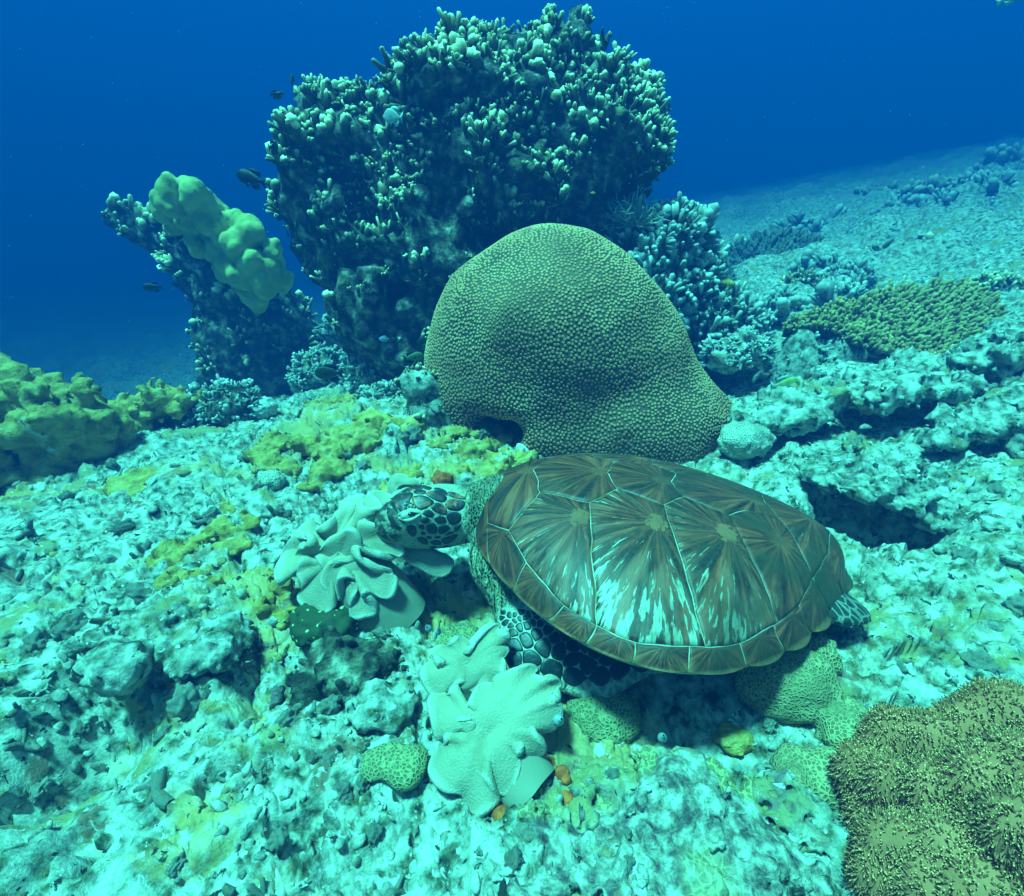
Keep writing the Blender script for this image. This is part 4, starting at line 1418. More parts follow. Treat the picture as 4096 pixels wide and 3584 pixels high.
# a darker flap of the same coral folded under the chin
F_star = [(1240, 640), (1300, 640), (1400, 690), (1520, 745), (1640, 800), (1620, 880), (1560, 912), (1490, 890), (1400, 840), (1290, 770)]
VF, FF_, cF, RF, nF = leather_cap(F_star, (1430, 780), 2.048, (1000, 1850), 1.04, (.25, -.62, .74), .15, .1, .011, .0, 3, .04)
obj('lower_fold', mesh_np('lower_fold', VF, FF_, dict(rim=RIM)), M['leather'], lea)
R_star = [(1155, 250), (1150, 180), (1190, 115), (1250, 115), (1290, 150), (1370, 150), (1370, 175), (1260, 185), (1215, 215), (1190, 290)]
VF, FF_, cF, RF, nF = leather_cap(R_star, (1215, 195), 2.048, (1000, 1850), 1.20, (-.1, -.65, .75), .2, .3, .010, .0, 5, .25)
obj('rear_fold', mesh_np('rear_fold', VF, FF_, dict(rim=RIM)), M['leather'], lea)
# B: broad pale coral in front of the flipper
zs, zo = 1.513, (1100, 2400)
leb = empty('leather_coral', GP(1045, 1610, .0))
tag(leb, 'broad smooth pale leather coral with lobed edge in front of the flipper', 'soft coral')
B_star = [(1240, 560), (1330, 520), (1350, 450), (1430, 430), (1540, 405), (1610, 465), (1690, 480), (1730, 560), (1650, 610), (1690, 640), (1670, 740), (1590, 760), (1560, 780), (1595, 870), (1510, 925), (1445, 850), (1480, 960), (1450, 1080), (1370, 1118), (1300, 1020), (1262, 1000), (1290, 1080), (1335, 1170), (1290, 1252),
          (1190, 1245), (1110, 1165), (1020, 1140), (968, 1020), (982, 900), (1050, 830), (1150, 800), (1175, 730), (1110, 730), (1010, 790), (965, 800), (945, 650), (975, 570), (1090, 545), (1110, 600), (1170, 640)]
VB, FB, cB, RB, nB = leather_cap(B_star, (1300, 810), zs, zo, .725, (-.05, -.50, .86), .30, .20, .0115, .010, 2, .10, .006, .52)
obj('cap', mesh_np('cap', VB, FB, dict(rim=RIM)), M['leather'], leb)
C_star = [(905, 510), (912, 430), (955, 370), (1010, 385), (960, 320), (1000, 292), (1050, 310), (1050, 258), (1160, 258), (1170, 300), (1215, 235), (1285, 165), (1355, 170), (1388, 235), (1340, 250), (1395, 290), (1370, 345), (1390, 400), (1340, 490), (1290, 520), (1230, 540), (1160, 480), (1140, 420), (1120, 500), (1040, 545), (960, 575)]
VB, FB, cC, RC, nC = leather_cap(C_star, (1165, 390), zs, zo, .80, (-.05, -.58, .81), .30, .26, .0105, .009, 4, .04, .005, .45)
obj('upper_lobe', mesh_np('upper_lobe', VB, FB, dict(rim=RIM)), M['leather'], leb)
Vs, Fs = stalk(cB, RB, nB, P(1062, 1585, .722), .043, .030, 2)
obj('stalk', mesh_np('stalk', Vs, Fs), M['stalk'], leb)
Vs, Fs = stalk(cC, RC, nC, P(985, 1400, .84), .04, .04, 6)
obj('rear_stalk', mesh_np('rear_stalk', Vs, Fs), M['stalk'], leb)

# ------------------------------------------------------------------ heads, crusts and boulders lying on the floor
def head(px, py, rpx, name, label, cat, mat, y=None, flat=.75, wide=1.15, noise=(.012, 7), cell=(.014, 24), fine_=(.011, 55), seed=0, h=None, sink=.25, group=None, lift=0.0):
    g = GP(px, py + rpx * .55, 0.0)
    for _ in range(4):
        g = GP(px, py + rpx * .55, tz(g))
    r = rpx / FPX * depth_of(g)
    c = g + np.array([0, 0, r * (flat - sink) + lift])
    items = [(c, (r * wide, r, r * flat))]
    lo, hi = box_of(items, .6 * r)
    o, V, F = solid(name, blobs(items, .05, (), noise, cell, fine_, seed), lo, hi, h or max(r / 18, .005), mat)
    return tag(o, label, cat, group)
head(810, 1500, 58, 'brain_coral', 'small rounded green brain coral beside the broad leather coral', 'coral', M['honey_green'], seed=1, flat=.6, noise=(.035, 8), cell=(.01, 22), fine_=(0, 1), sink=.4)
head(1215, 1405, 58, 'honeycomb_coral', 'small pale honeycomb coral in the shade under the turtle shell', 'coral', M['honey_green'], seed=2, flat=.5, noise=(.03, 8), fine_=(0, 1), sink=.4)  # darker green material: the shade under the shell is put into its colour
head(1150, 1245, 30, 'honeycomb_coral', 'little green honeycomb coral behind the flipper of the turtle', 'coral', M['honey_green'], seed=3, flat=.5)
head(655, 1225, 62, 'spotted_coral', 'dark coral dotted with bright green spots beneath the folded leather coral', 'coral', M['spotted'], seed=4, flat=.6)
head(925, 1262, 48, 'honeycomb_coral', 'low yellow-green honeycomb coral between the two leather corals', 'coral', M['honey_green'], seed=5, flat=.45)
head(1575, 1345, 62, 'honeycomb_coral', 'tall tan honeycomb coral beside the rear edge of the turtle shell', 'coral', M['honey_tan'], seed=6, flat=.85, noise=(.05, 7), fine_=(0, 1), sink=.4)
head(1690, 1420, 46, 'honeycomb_coral', 'squat tan honeycomb coral next to the long-polyp coral', 'coral', M['honey_tan'], seed=7, flat=.6, noise=(.04, 8), fine_=(0, 1), sink=.4)
head(1620, 1300, 42, 'honeycomb_coral', 'rough dark tan honeycomb coral tucked behind the tall tan one', 'coral', M['honey_tan'], seed=8, flat=.7, noise=(.03, 9))
head(1640, 1535, 72, 'honeycomb_coral', 'rounded olive honeycomb coral joined to the long-polyp coral', 'coral', M['honey_tan'], seed=9, flat=.65, noise=(.04, 8), fine_=(0, 1), sink=.4)
head(1485, 880, 40, 'boulder_coral', 'knobbly grey-green boulder coral at the right foot of the dome coral', 'coral', M['honey_pale'], seed=10, flat=.9, noise=(.03, 8))
head(520, 815, 34, 'pale_boulder', 'smooth pale boulder at the foot of the leaning pillar', 'rock', M['white'], seed=11)
head(1160, 1180, 1, 'pebble', '', '', M['white'], seed=12) if False else None
head(1045, 905, 17, 'ball_sponge', 'small white ball sponge on the yellow crust behind the shell', 'sponge', M['white'], seed=13, flat=1, wide=1, noise=(.002, 30))
head(1085, 892, 12, 'ball_sponge', 'tiny white ball sponge right beside the larger ball sponge', 'sponge', M['white'], seed=14, flat=1, wide=1, noise=(.002, 30))
head(1265, 910, 24, 'ball_sponge', 'oval white dotted sponge peeping over the middle of the turtle shell', 'sponge', M['white'], seed=15, flat=.7, wide=1.5, noise=(.002, 30))
head(1130, 898, 20, 'ball_sponge', 'white lumpy sponge against the foot of the dome coral', 'sponge', M['white'], seed=16, flat=.7, wide=1.4, noise=(.004, 30))
head(885, 952, 20, 'orange_sponge', 'rust red sponge behind the turtle\'s head', 'sponge', M['orange'], seed=17, flat=.6, noise=(.012, 25), h=.005)
head(1480, 940, 24, 'orange_sponge', 'orange sponge in the gap right of the dome coral', 'sponge', M['orange'], seed=18, flat=.5, wide=1.6, noise=(.012, 25), h=.006)
head(545, 960, 26, 'boulder_coral', 'smooth blue-green boulder coral left of the yellow crust', 'coral', M['honey_pale'], seed=19, flat=.8, noise=(.004, 8))
head(700, 1310, 66, 'dark_rock', 'dark hollowed rock below the folded leather coral', 'rock', M['rock'], seed=20, flat=.45, wide=1.5, noise=(.05, 9), cell=(.05, 16), fine_=(.025, 45))
head(330, 1240, 95, 'mounded_coral', 'large pitted pale coral mound on the open rubble', 'coral', M['pale_rock'], seed=21, flat=.5, wide=1.6, noise=(.06, 6), cell=(.035, 18), fine_=(.018, 60))
head(240, 1330, 60, 'mounded_coral', 'pointed pale coral mound just below the large pitted mound', 'coral', M['pale_rock'], seed=22, flat=.8, noise=(.03, 8), cell=(.015, 25))
head(770, 1395, 62, 'pale_rock', 'bright whitish crusted rock above the small brain coral', 'rock', M['pale_rock'], seed=23, flat=.6, wide=1.3, noise=(.02, 9), cell=(.02, 28))
head(1465, 1470, 36, 'yellow_sponge', 'golden fuzzy sponge in the dark hollow below the turtle shell', 'sponge', M['yellow'], seed=24, flat=.6, noise=(.012, 20), h=.005)
head(1380, 1560, 70, 'purple_crust_rock', 'dark purple crusted rock behind the tan-rimmed coral mound', 'rock', M['rock'], seed=25, flat=.5, wide=1.4, noise=(.03, 10), cell=(.02, 25))
# orange collar round the foot of the broad leather coral
cc = P(1060, 1583, .712)
parts = []
ro = np.random.default_rng(2)
for i in range(26):
    a = i / 26 * 6.28
    iv, iff = ico(1)
    q = cc + np.array([math.cos(a) * .052, math.sin(a) * .052, ro.uniform(-.014, .012)])
    parts.append((iv * ro.uniform(.007, .014) * (1 + .25 * vnoise(iv * 3 + i)[:, None]) + q, iff, {}))
V, F, A = join(parts)
tag(obj('orange_sponge', mesh_np('orange_sponge', V, F), M['orange']), 'bright orange sponge collar round the foot of the broad leather coral', 'sponge')
# sea squirts
def squirt(px, py, depth, r, label, lean=(0, 0, 1)):
    u = np.linspace(0, 1, 9)
    prof = np.array([.45, .75, .95, 1.0, .95, .8, .55, .38, .34]) * r
    c = P(px, py, depth)
    d = np.array(lean, float)
    d /= np.linalg.norm(d)
    pts = c + d * (u[:, None] - .5) * r * 3.2
    V, F, t = tube(pts, prof, 14)
    o = obj('sea_squirt', mesh_np('sea_squirt', V, F), M['tunicate'])
    iv, iff = ico(1)
    Fm = frame_z(d[None])[0]
    obj('siphon', mesh_np('siphon', (iv * np.array([.20, .20, .10]) * r) @ Fm.T + c + d * r * 1.78, iff), M['hole'], o)
    return tag(o, label, 'sea squirt', None)
squirt(1118, 1440, .735, .008, 'blue-grey sea squirt with open siphon at the edge of the leather coral', (.15, -.5, .8))
squirt(876, 1262, .90, .006, 'little blue sea squirt standing right of its twin below the folded coral', (.1, -.3, .9))
squirt(856, 1256, .90, .006, 'little white sea squirt standing left of its twin below the folded coral', (-.2, -.3, .9))
squirt(1325, 1475, .74, .007, 'pale sea squirt on the rubble below the turtle shell', (-.1, -.4, .9))

# tan-rimmed encrusting mound across the front
k = NT('encrusting_mound')
c_ = k.ramp(k.noise(44, 12, .68), [(.32, (.03, .026, .026)), (.41, (.11, .09, .085)), (.48, (.22, .20, .16)), (.56, (.36, .35, .29)), (.66, (.54, .53, .46))])
c_ = k.mix(k.rng(k.noise(11, 7, .65, off=2.0), .60, .66), c_, (.10, .065, .075))
v = k.voro(100, 'DISTANCE_TO_EDGE')
tan = k.mix(k.rng(v, .04, .16), (.42, .38, .18), (.22, .20, .09))
c_ = k.mix(k.attr('rim'), c_, tan)
M['mound'] = k.done(c_, .85, k.bump(k.noise(140, 4), .7, .006, k.bump(k.noise(40, 4), .6, .012)))
mit = [(GP(1240, 1790, -.01), (.13, .10, .055)), (GP(1400, 1745, -.02), (.16, .13, .065)), (GP(1560, 1800, -.03), (.12, .10, .06)), (GP(1340, 1670, -.01), (.09, .07, .045))]
lo, hi = box_of(mit, .05)
MV, MF = surface_nets(blobs(mit, .04, (), (.045, 9), (.036, 22), (.020, 58), 33), lo, hi, .0052)
lowz = np.array([tz(v_) for v_ in MV[::40]]).mean()
edge_ = smooth(.01, .06, MV[:, 2] - lowz)
ff = vnoise(MV * 9, 8)
rim = np.clip(smooth(.045, .02, MV[:, 2] - .01) * (MV[:, 1] > .43) + smooth(.25, .5, ff) * .8, 0, 1)
o = obj('crusted_mound', mesh_np('crusted_mound', MV, MF, dict(rim=rim)), M['mound'])
tag(o, 'wide crusted coral mound blotched purple and white with tan rim', 'coral')
# pale rock riddled with holes
g = GP(1572, 1635, .0)
its = [(g + np.array([0, 0, .012]), (.040, .055, .032)), (g + np.array([.03, -.045, .008]), (.028, .04, .026))]
lo, hi = box_of(its, .03)
_pf = blobs(its, .015, (), (.02, 14), (.012, 30), (0, 1), 40)
def pitted(p):
    d = _pf(p)
    return smax(d, -(worley3(p * 64 + 3.3, 9) / 64 - .0064), .002)
o, _, _ = solid('pitted_rock', pitted, lo, hi, .0027, M['pale_rock'])
tag(o, 'whitish rock riddled with round holes beside the crusted mound', 'rock')
M['white_branch'] = layered('pale_branch', [(.3, (.30, .31, .25)), (.5, (.55, .56, .48)), (.7, (.70, .70, .64))], 18, 4, tip=('tip', [(0, (.2, .2, .2)), (.5, (.6, .6, .6)), (.9, (1, 1, 1)), (1, (1, 1, 1))]), vary=.25)

# ------------------------------------------------------------------ ledges and larger reef pieces
_cov = np.random.default_rng(77)
def knobs(o, V, F, n, size, mat, up=.55, nparts=40, gap=.03):
    thicket(o, V, F, n, size, _cov, lambda p, nr: (nr[:, 2] > -.2) & (_cov.random(len(p)) < .8), mat, up, nparts=nparts, min_gap=gap)
def reef_piece(name, label, cat, spheres, y, mat, k=.06, noise=(.05, 5), cell=(.045, 9), fine_=(.018, 24), h=.016, seed=0, squash=1.0, parent=None, ret=False, cover=None):
    items = []
    for s in spheres:
        x, yy, r = s[:3]
        Y = y + (s[3] if len(s) > 3 else 0)
        m_ = px2m(x, yy, Y, r)
        items.append((PY(x, yy, Y), (m_, m_, m_ * squash)))
    lo, hi = box_of(items, .06)
    o, V, F = solid(name, blobs(items, k, (), noise, cell, fine_, seed), lo, hi, h, mat, parent)
    if label:
        tag(o, label, cat)
    if cover:
        knobs(o, V, F, cover[0], cover[1], M[cover[2]], .5, 30, cover[1][0] * .9)
    return (o, V, F) if ret else o
reef_piece('yellow_ledge', 'large bulging yellow-green coral ledge at the drop-off edge', 'coral', [(30, 830, 95), (110, 830, 85), (-60, 860, 120), (180, 850, 60), (20, 930, 90, -.05), (110, 940, 70, -.05), (150, 900, 60)], 1.62, M['yellow'], .05, (.08, 6), (.09, 11), (.03, 28), .013, 3)
reef_piece('yellow_ledge', 'low jagged yellow coral ridge running on from the bulging ledge', 'coral', [(230, 840, 42), (285, 830, 42), (335, 800, 38), (370, 800, 30), (300, 850, 32), (255, 865, 32)], 1.86, M['yellow'], .04, (.06, 8), (.07, 14), (.03, 32), .010, 5)
reef_piece('grey_ledge', 'grey rubble-covered bank under the yellow ridge', 'rock', [(420, 850, 60), (360, 900, 55), (470, 830, 50)], 1.95, M['rock'], .06, seed=7, h=.018, cover=(350, (.02, .04), 'white_branch'))
reef_piece('yellow_crust', 'brownish yellow crust mound at the foot of the bulging ledge', 'coral', [(300, 970, 50), (350, 985, 48), (395, 1000, 36), (255, 975, 36)], 1.42, M['yellow'], .05, (.02, 8), (.03, 13), (.008, 40), .010, 8, .45)
CR = [((640, 820), 60, 1.98, 'yellow crust with white knobs at the left foot of the dome coral'), ((620, 945), 60, 1.42, 'bright yellow crust spread left of the folded leather coral'), ((690, 905), 58, 1.52, 'yellow crust in front of the dark green fish'),
      ((985, 925), 62, 1.36, 'golden porous crust between the turtle shell and its head'), ((1010, 880), 50, 1.48, 'yellow crust at the edge of the hole under the dome coral'), ((370, 1165), 40, 1.0, 'short yellow crust strip beside the pitted mound'),
      ((560, 1180), 26, .98, 'small yellow crust left of the folded leather coral'), ((1430, 570), 24, 2.3, 'yellow crust on the pale thicket rock'), ((420, 1100), 60, 1.1, 'thin yellow crust over open rubble'), ((545, 1240), 28, .92, 'small yellow crust beside the spotted coral'), ((760, 900), 60, 1.5, 'wide yellow crust between the dome coral and the folded leather coral'), ((560, 890), 45, 1.6, 'yellow crust on rubble left of the dome coral'), ((820, 960), 40, 1.3, 'yellow-white crust just behind the turtle head'), ((930, 895), 50, 1.4, 'yellow crust under the left rim of the dome coral'), ((470, 1040), 45, 1.2, 'olive crust on open rubble near the yellow ledge'), ((905, 1330), 50, .85, 'olive crust between the two leather corals')]
for i, ((px, py), r, y, lab) in enumerate(CR):
    g = GP(px, py, 0)
    if py > 700:
        for _ in range(4):
            g = GP(px, py, tz(g))
        rr__ = r / FPX * depth_of(g)
    else:
        g = PY(px, py, y)
        rr__ = px2m(px, py, y, r)
    rc = np.random.default_rng(50 + i)
    items = []
    for j in range(8):
        a, d = rc.random() * 6.28, math.sqrt(rc.random()) * rr__
        q = g + np.array([math.cos(a) * d * 1.2, math.sin(a) * d * .9, 0])
        q[2] = (tz(q) if py > 700 else q[2] + rc.uniform(-1, 1) * rr__) + .0
        s = rr__ * rc.uniform(.30, .55)
        items.append((q, (s * 1.2, s, s * .55)))
    lo, hi = box_of(items, .03)
    o, _, _ = solid('yellow_crust', blobs(items, .03, (), (.018, 12), (.030, 28), (.014, 62), 60 + i), lo, hi, .0068, M['yellow'])
    tag(o, lab, 'sponge')

# pale thicket rock right of the tower, with feathery soft corals on top
th, V, F = reef_piece('thicket_rock', 'pale branching coral rock leaning against the right side of the tower', 'coral', [(1300, 520, 70), (1350, 500, 55), (1370, 560, 60), (1310, 600, 70), (1400, 640, 60), (1430, 670, 55), (1380, 460, 30), (1420, 700, 60), (1450, 640, 35)], 2.35, M['rock'], .06, (.07, 5), (.06, 9), (.025, 22), .017, 11, ret=True)
th_e = th
rq = np.random.default_rng(12)
thicket(th, V, F, 1500, (.03, .07), rq, lambda p, n: (n[:, 2] > -.35) & (rq.random(len(p)) < .75), M['white_branch'], .5, nparts=200, min_gap=.03)
def feather(px, py, y, rpx, label, seed):
    r = np.random.default_rng(seed)
    c = PY(px, py + rpx * .6, y)
    R_ = px2m(px, py, y, rpx)
    parts = []
    for i in range(230):
        d = r.normal(0, 1, 3)
        d[2] = abs(d[2]) * 1.1 + .1
        d /= np.linalg.norm(d)
        L = R_ * r.uniform(.8, 1.5)
        u = np.linspace(0, 1, 4)[:, None]
        pts = c + d * u * L + r.normal(0, .10, 3) * L * u ** 2
        V, F, t = tube(pts, R_ * .045 * (1 - .75 * u[:, 0]), 4)
        parts.append((V, F, dict(tip=t)))
        for j in range(3):
            a = pts[1 + j // 2 + (j > 1)] if j else pts[2]
            e = d + r.normal(0, .55, 3)
            e /= np.linalg.norm(e)
            V, F, t = tube(a + e * np.linspace(0, 1, 3)[:, None] * L * .28, R_ * .028 * np.array([1, .7, .25]), 3)
            parts.append((V, F, dict(tip=t)))
    V, F, A = join(parts)
    return tag(obj('feathery_coral', mesh_np('feathery_coral', V, F, A), M['feather']), label, 'soft coral')
feather(1272, 430, 2.30, 42, 'large pale feathery soft coral at the shoulder of the tower', 1)
feather(1368, 435, 2.32, 24, 'small feathery soft coral on top of the pale thicket rock', 2)
feather(1405, 480, 2.34, 18, 'tiny feathery soft coral on the outer side of the thicket rock', 3)
feather(1325, 450, 2.40, 22, 'feathery tuft between the large and the small feathery corals', 4)

# table coral on its rocky bank
reef_piece('coral_bank', 'crusted rock bank carrying the table coral', 'rock', [(1600, 720, 55), (1680, 715, 55), (1580, 760, 60), (1760, 760, 60), (1660, 780, 50), (1850, 790, 50)], 2.15, M['pale_rock'], .06, seed=13, h=.015, cover=(120, (.016, .034), 'white_branch'))
def table(name, label, outline, y, tilt, thick, nb, size, mat, seed, lean=(0, 0, 1), nparts=300):
    r = np.random.default_rng(seed)
    n = np.array(tilt, float)
    n /= np.linalg.norm(n)
    cpx = np.mean(outline, 0)
    c = PY(*cpx, y)
    poly = np.array([plane_px(*q, c, n) for q in outline])
    ex = np.array([1., 0, 0]) - n * n[0]
    ex /= np.linalg.norm(ex)
    ey = np.cross(n, ex)
    uv = np.stack([(poly - c) @ ex, (poly - c) @ ey], -1)
    uv = chaikin(uv, 2)
    m, nt = 10, len(uv)
    G = []
    for a in np.linspace(0, 1, m):
        q = uv * a
        z = .02 * fbm(np.c_[q * 6, 0 * q[:, :1]], 3, seed) - .02 * (1 - a) 
        G.append(c + q[:, :1] * ex + q[:, 1:] * ey + z[:, None] * n)
    G = np.array(G)
    Bt = G - n * thick * (1.6 - np.linspace(0, 1, m))[:, None, None]
    rows = np.concatenate([G, Bt[::-1]])
    F = grid_faces(len(rows), nt, wrap_v=True)
    V = rows.reshape(-1, 3)
    nn = np.cross(V[F[:nt * 4, 1]] - V[F[:nt * 4, 0]], V[F[:nt * 4, 2]] - V[F[:nt * 4, 0]]).sum(0)
    if nn @ n < 0:
        F = F[:, ::-1]
    t = empty(name, c - n * .05)
    tag(t, label, 'coral')
    obj('plate', mesh_np('plate', V, F, dict(tip=np.full(len(V), .25))), mat, t)
    R_ = np.abs(uv).max()
    u_ = np.linspace(0, 1, 7)[:, None]
    base = c - n * .25 - np.array([0, 0, .10])
    Vs, Fs, ts = tube(base + (c - n * thick * 2.2 - base) * u_, R_ * np.array([.3, .24, .2, .18, .19, .22, .26]), 16)
    obj('foot', mesh_np('foot', Vs, Fs, dict(tip=ts * 0)), M['rock'], t)
    var = [finger(np.random.default_rng(s), 1, .155, .15, 3, 5, False) for s in range(4)]
    tris = np.concatenate([grid_faces(m, nt, wrap_v=True)])
    def kp(p, nr):
        return np.ones(len(p), bool)
    GV = G.reshape(-1, 3)
    if np.cross(GV[tris[nt * 3, 1]] - GV[tris[nt * 3, 0]], GV[tris[nt * 3, 2]] - GV[tris[nt * 3, 0]]) @ n < 0:
        tris = tris[:, ::-1]
    p, nr = sample_surface(GV, tris, nb, r)
    rad = (p - c) / R_
    d = n + .7 * rad + np.array(lean) * .4 + r.normal(0, .18, p.shape)
    rot = frame_z(d, r.random(nb) * 6)
    sc = r.uniform(*size, nb)
    wh = r.integers(0, 4, nb)
    order = np.argsort(np.linalg.norm(p, axis=1))
    cache = {}
    for i in order[:nparts]:
        kx = int(wh[i])
        if kx not in cache:
            cache[kx] = mesh_np('branchlet', *var[kx][:2], var[kx][2])
            cache[kx].materials.append(mat)
        o = bpy.data.objects.new('branchlet', cache[kx])
        COL.objects.link(o)
        o.parent = t
        o.matrix_parent_inverse = Matrix.Translation(t.location).inverted()
        o.matrix_basis = Matrix([[*(rot[i][q] * sc[i]), p[i][q]] for q in range(3)] + [[0, 0, 0, 1]])
    s_ = order[nparts:]
    if len(s_):
        obj('branchlet_cover', mesh_np('branchlet_cover', *bake(var, wh[s_], p[s_], rot[s_], sc[s_])), mat, t, kind='stuff')
    return t
table('table_coral', 'tilted olive table coral bristling with short branchlets', [(1555, 672), (1600, 640), (1700, 612), (1840, 578), (1940, 582), (1985, 620), (1985, 680), (1930, 722), (1850, 738), (1760, 715), (1690, 690), (1650, 660), (1600, 665)], 2.15, (-.05, -.62, .78), .03, 2600, (.032, .062), M['table'], 3, (.5, 0, .4))
table('far_table_coral', 'broad hazy table coral far behind the pale thicket rock', [(1430, 560), (1450, 510), (1520, 478), (1600, 482), (1650, 505), (1640, 550), (1560, 590), (1480, 600)], 4.6, (-.1, -.55, .83), .05, 900, (.06, .11), M['far_coral'], 5, nparts=0)
table('far_table_coral', 'smaller hazy table coral farther up the slope', [(1640, 510), (1690, 482), (1740, 480), (1755, 500), (1700, 520), (1660, 525)], 5.6, (-.1, -.5, .85), .05, 420, (.06, .11), M['far_coral'], 6, nparts=0)

# the long white ledge on the right with its dark undercut
reef_piece('white_ledge', 'long white-crusted ledge with a dark undercut below the table coral', 'rock', [(1500, 838, 34), (1560, 828, 42), (1630, 812, 46), (1700, 800, 48), (1770, 788, 48), (1840, 776, 46), (1900, 768, 40), (1560, 800, 50, .16), (1660, 785, 55, .18), (1760, 765, 58, .2), (1860, 750, 58, .2), (1700, 755, 60, .36), (1850, 735, 60, .36)], 1.50, M['pale_rock'], .05, (.05, 7), (.045, 15), (.028, 38), .0095, 15, .50)
reef_piece('white_ledge', 'upper white ledge shading the black hollow beside the table coral', 'rock', [(1940, 722, 40), (2010, 708, 48), (2080, 700, 55), (2150, 695, 60), (1990, 690, 50, .18), (2080, 675, 60, .2), (2060, 660, 60, .36)], 1.62, M['pale_rock'], .05, (.05, 7), (.045, 15), (.028, 38), .010, 16, .45)
reef_piece('white_ledge', 'low crusted step of rock below the long ledge', 'rock', [(1900, 880, 44), (1960, 860, 46), (2030, 850, 50), (1960, 840, 50, .14), (2060, 820, 55, .14)], 1.30, M['pale_rock'], .05, (.05, 8), (.045, 17), (.026, 42), .009, 24, .45)
reef_piece('dark_rock', 'dark rock in the shaded hollow under the upper ledge', 'rock', [(2060, 900, 70), (2100, 850, 70), (2080, 950, 60)], 1.5, M['rock'], .06, seed=17, h=.016)
reef_piece('pale_boulder', 'rounded swirly pale boulder right of the dome coral', 'rock', [(1640, 915, 50), (1600, 925, 40), (1680, 920, 40)], 1.42, M['pale_rock'], .05, (.03, 8), (.02, 18), (.012, 40), .011, 18, .7)
reef_piece('pale_boulder', 'flat pale slab roofing the dark hole behind the turtle\'s tail', 'rock', [(1660, 968, 45), (1730, 980, 48), (1800, 1000, 50), (1870, 1032, 48), (1660, 940, 55, .14), (1750, 945, 60, .14), (1840, 970, 60, .14), (1920, 1010, 60, .12), (1700, 915, 60, .28), (1800, 925, 70, .28), (1900, 960, 70, .28)], 1.06, M['pale_rock'], .05, (.04, 9), (.04, 18), (.024, 46), .0085, 19, .40)
for i, (x, y, r, yy, lab) in enumerate([(1480, 700, 40, 2.1, 'knobbly coral lump at the right shoulder of the dome coral'), (1500, 640, 30, 2.7, 'pale coral lump beyond the dome coral'), (1700, 560, 30, 3.4, 'white coral lump on the bright far slope'), (1850, 520, 40, 4.0, 'dark coral lump on the far slope'),
                                    (1990, 600, 50, 2.9, 'big dark coral mound behind the table coral'), (1980, 520, 60, 4.2, 'white-topped coral mound high on the slope'), (1950, 420, 70, 6.0, 'faint blue coral mound far up the slope'), (1800, 450, 50, 6.5, 'faint low coral mound in the blue distance'),
                                    (1600, 570, 26, 3.6, 'small dark coral lump on the sandy slope'), (1890, 655, 30, 3.2, 'coral lump half hidden by the table coral'), (700, 660, 40, 3.1, 'netted pale coral clump between pillar and tower'), (640, 740, 50, 2.7, 'grey coral heap at the foot of the pillar'), (740, 740, 40, 2.4, 'pale ridged coral at the left foot of the tower'), (770, 800, 38, 2.1, 'white knobbed coral left of the dome coral')]):
    reef_piece('coral_lump', lab, 'coral', [(x, y, r), (x + r * .6, y + r * .3, r * .7), (x - r * .6, y + r * .35, r * .65)], yy, M['pale_rock'] if i not in (3, 4, 8) else M['rock'], .05, (.05, 6), (.05, 10), (.03, 22), max(.012, r / FPX * yy / 9), 70 + i, .8, cover=(int(260), (.018 * yy / 2, .036 * yy / 2), 'white_branch' if i not in (3, 4, 8) else 'branch'))
for i, (x, y, r, yy) in enumerate([(1500, 505, 24, 5.0), (1600, 470, 26, 6.2), (1700, 450, 28, 7.0), (1850, 400, 34, 7.6), (2000, 352, 44, 8.2), (1900, 565, 22, 3.7), (1760, 525, 24, 4.3), (1665, 605, 20, 3.0), (1930, 480, 30, 5.2), (1790, 595, 20, 3.3), (1560, 620, 20, 2.9), (2010, 455, 40, 6.0), (1740, 410, 26, 8.6), (1640, 545, 22, 3.9)]):
    o = reef_piece('coral_lump', None, None, [(x, y, r), (x + r * .8, y + r * .3, r * .7), (x - r * .8, y + r * .35, r * .6)], yy, M['pale_rock'] if i % 3 else M['rock'], .05, (.08, 4), (.09, 7), (.04, 16), r / FPX * yy / 8, 120 + i, .7, cover=(120, (.014 * yy, .028 * yy), 'white_branch' if i % 3 else 'branch'))
    tag(o, 'hazy coral lump on the far reef slope', 'coral', 'coral lumps on the far slope')
# ragged crust joining dome and floor, left
reef_piece('crust_apron', 'ragged rust and olive crust apron at the left flank of the dome coral', 'rock', [(840, 770, 40), (850, 830, 45), (880, 800, 30), (890, 860, 38), (930, 880, 40), (830, 880, 35)], 1.62, M['pale_rock'], .05, (.03, 8), (.025, 15), (.012, 34), .011, 91, .8, cover=(200, (.012, .026), 'branch'))

# long-polyp coral in the near corner
lp_i = [(1790, 1470, 60, .05), (1860, 1480, 55, .07), (1930, 1465, 60, .08), (2010, 1440, 70, .10), (1720, 1530, 50, .02), (1780, 1560, 60, .04), (1860, 1570, 62, .07), (1950, 1560, 70, .10), (2040, 1540, 75, .12), (1800, 1680, 66, .03), (1880, 1680, 62, .06), (1960, 1665, 68, .08), (2050, 1660, 80, .12), (1770, 1750, 60, .0), (1850, 1780, 62, .03), (1950, 1770, 70, .06), (2110, 1600, 100, .12), (1740, 1610, 40, .0)]
items = []
for x, y, r, zz in lp_i:
    g = GP(x, y + 20, zz + .045)
    r_ = r / FPX * depth_of(g)
    items.append((g, (r_, r_, r_ * 1.25)))
lo, hi = box_of(items, .04)
lpc = empty('long_polyp_coral', items[7][0])
tag(lpc, 'big lobed tan coral covered in fine drooping polyps with bright tips', 'coral')
flesh, PV, PF = solid('flesh', blobs(items, .010, (), (.012, 11), (0, 1), (0, 1), 55), lo, hi, .0065, M['anemone'], lpc)
rp = np.random.default_rng(60)
POL = []
